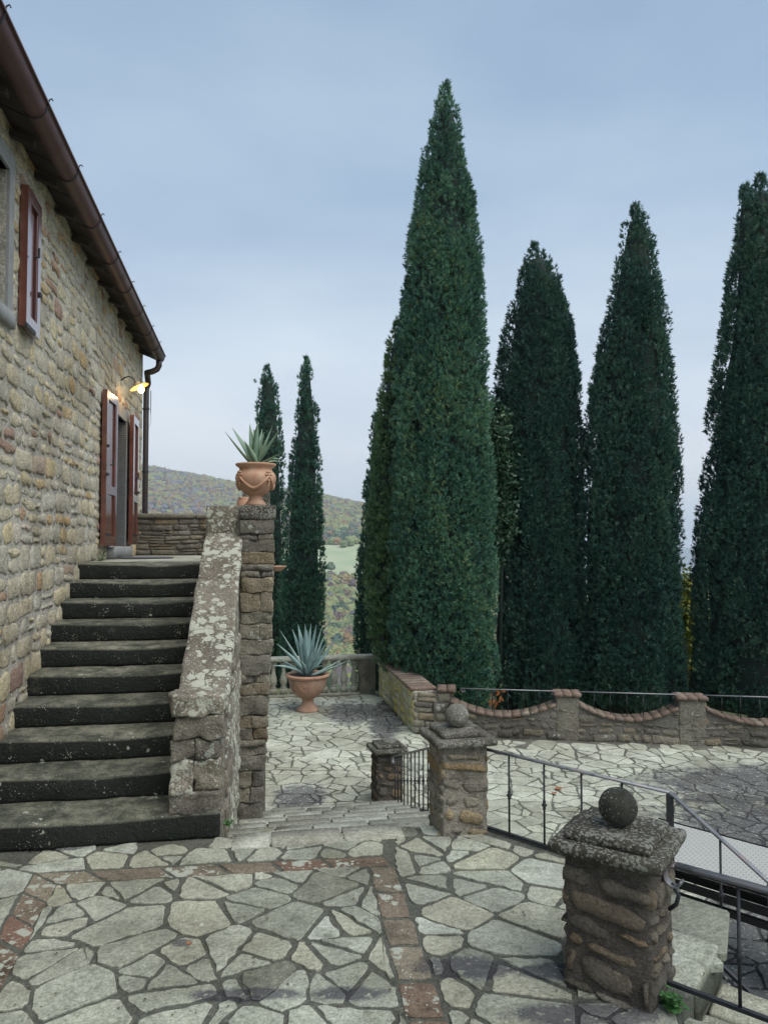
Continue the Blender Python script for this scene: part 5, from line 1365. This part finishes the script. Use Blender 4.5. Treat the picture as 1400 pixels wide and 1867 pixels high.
cypress('dark two tipped cypress right of the tallest one, sky showing through it',
        [(450, 971, 981), (490, 953, 1000), (520, 944, 1016), (560, 934, 1028), (620, 920, 1043), (700, 905, 1055), (800, 902, 1060), (900, 905, 1063), (1000, 903, 1066), (1100, 903, 1074), (1200, 896, 1080), (1290, 890, 1085)], 14.6, SPR['d'], 4, dens=.95, shade0=.48, extra=[([(512, 1006, 1012), (535, 1000, 1022), (560, 996, 1030), (620, 990, 1043), (700, 985, 1052)], -.1)])
cypress('cypress second from the right, smooth cone with a single tip',
        [(376, 1156, 1164), (420, 1142, 1181), (480, 1128, 1195), (560, 1108, 1205), (640, 1091, 1216), (720, 1075, 1226), (800, 1065, 1234), (900, 1056, 1239), (1000, 1052, 1240), (1100, 1052, 1243), (1200, 1050, 1247), (1290, 1045, 1250)], 14.0, SPR['d'], 5, dens=1.05, shade0=.58)
cypress('rightmost cypress with forked tips, cut by the right edge',
        [(322, 1380, 1388), (350, 1372, 1398), (420, 1350, 1420), (500, 1332, 1430), (600, 1322, 1450), (700, 1306, 1465), (800, 1297, 1478), (880, 1282, 1485), (950, 1270, 1490), (985, 1260, 1490), (1100, 1263, 1492), (1200, 1264, 1492), (1290, 1262, 1490)], 13.6, SPR['d'], 6, dens=1.05, shade0=.60, extra=[([(340, 1355, 1361), (365, 1350, 1368), (400, 1345, 1374), (480, 1336, 1380)], -.1)])
cypress('slender cypress left of the pair, rising behind the potted agave', 
        [(670, 485, 491), (700, 475, 502), (760, 467, 511), (840, 464, 516), (950, 466, 519), (1060, 470, 522), (1200, 470, 524), (1290, 474, 522)], 19.5, SPR['m'], 7, dens=.8, shade0=.33, group='pair of slim cypresses beyond the balustrade')
cypress('slender cypress right of the pair, directly behind the blue grey agave',
        [(655, 556, 561), (690, 547, 569), (760, 540, 577), (850, 530, 583), (950, 521, 587), (1050, 516, 591), (1150, 511, 592), (1230, 514, 590), (1290, 518, 588)], 18.2, SPR['m'], 8, dens=.85, shade0=.38, group='pair of slim cypresses beyond the balustrade')
# loose broad-leaved tree between the tallest and the dark cypress
def bush(name, label, c, rx, rz, n, gn, seed, trunk=True, shade0=.5, cat='tree', s0=(.7, 1.3)):
    rr = np.random.RandomState(seed); t_ = thing(name, label, cat, Vector((c.x, c.y, -1.5)))
    P = []; SH = []; SZ = []
    for i in range(n):
        d = rr.normal(0, 1, 3); d /= np.linalg.norm(d); r = rr.rand() ** .4
        P.append([c.x + d[0] * rx * r, c.y + d[1] * rx * r, c.z + d[2] * rz * r]); SH.append(shade0 + rr.normal(0, .2)); SZ.append(rr.uniform(*s0))
    R_e = rr.rand(n, 3) * 6.28
    foliage_mesh('crown', P, R_e, SZ, np.clip(SH, 0, 1), TB, gn, t_, seed)
    mb = MB(); b0 = Vector((c.x, c.y, -1.6)); mb.tube([b0, Vector((c.x + .1, c.y, c.z - rz * .5)), Vector((c.x, c.y, c.z + rz * .4))], [.06, .04, .015], 7)
    for k in range(7):
        q = Vector((c.x, c.y, c.z - rz * .6 + rz * .2 * k)); mb.tube([q, q + Vector((rr.normal(0, rx * .5), rr.normal(0, rx * .4), rz * .25))], [.02, .008], 5)
    mb.out('trunk', M_core, t_, True)
bush('broadleaf_tree', 'loose leafy young tree squeezed between the tallest cypress and the dark two tipped one', at(905, 880, 14.0), .36, 1.6, 620, M_broad, 3, shade0=.5)
bush('yellow_shrub', 'yellow green shrub glowing in the gap between the two right hand cypresses', at(1252, 1150, 16.5), .34, 1.35, 420, M_yshrub, 4, cat='shrub', shade0=.55)
# ------------------------------------------------------------------ air
m = bpy.data.materials.new('air haze'); m.use_nodes = True; t = m.node_tree; t.nodes.clear()
o = t.nodes.new('ShaderNodeOutputMaterial'); pv = t.nodes.new('ShaderNodeVolumePrincipled'); pv.inputs['Density'].default_value = .00022; pv.inputs['Color'].default_value = (.74, .86, .98, 1); t.links.new(pv.outputs[0], o.inputs['Volume'])
mb = MB(); mb.box((-7000, -80, -430), (14000, 0, 0), (0, 7700, 0), (0, 0, 640)); hz = mb.out('haze', m, None); hz['kind'] = 'stuff'

print('foliage tris', NTRI, 'all mesh tris', sum(sum(max(0, p.loop_total - 2) for p in m.polygons) for m in bpy.data.meshes if len(m.polygons) < 60000))
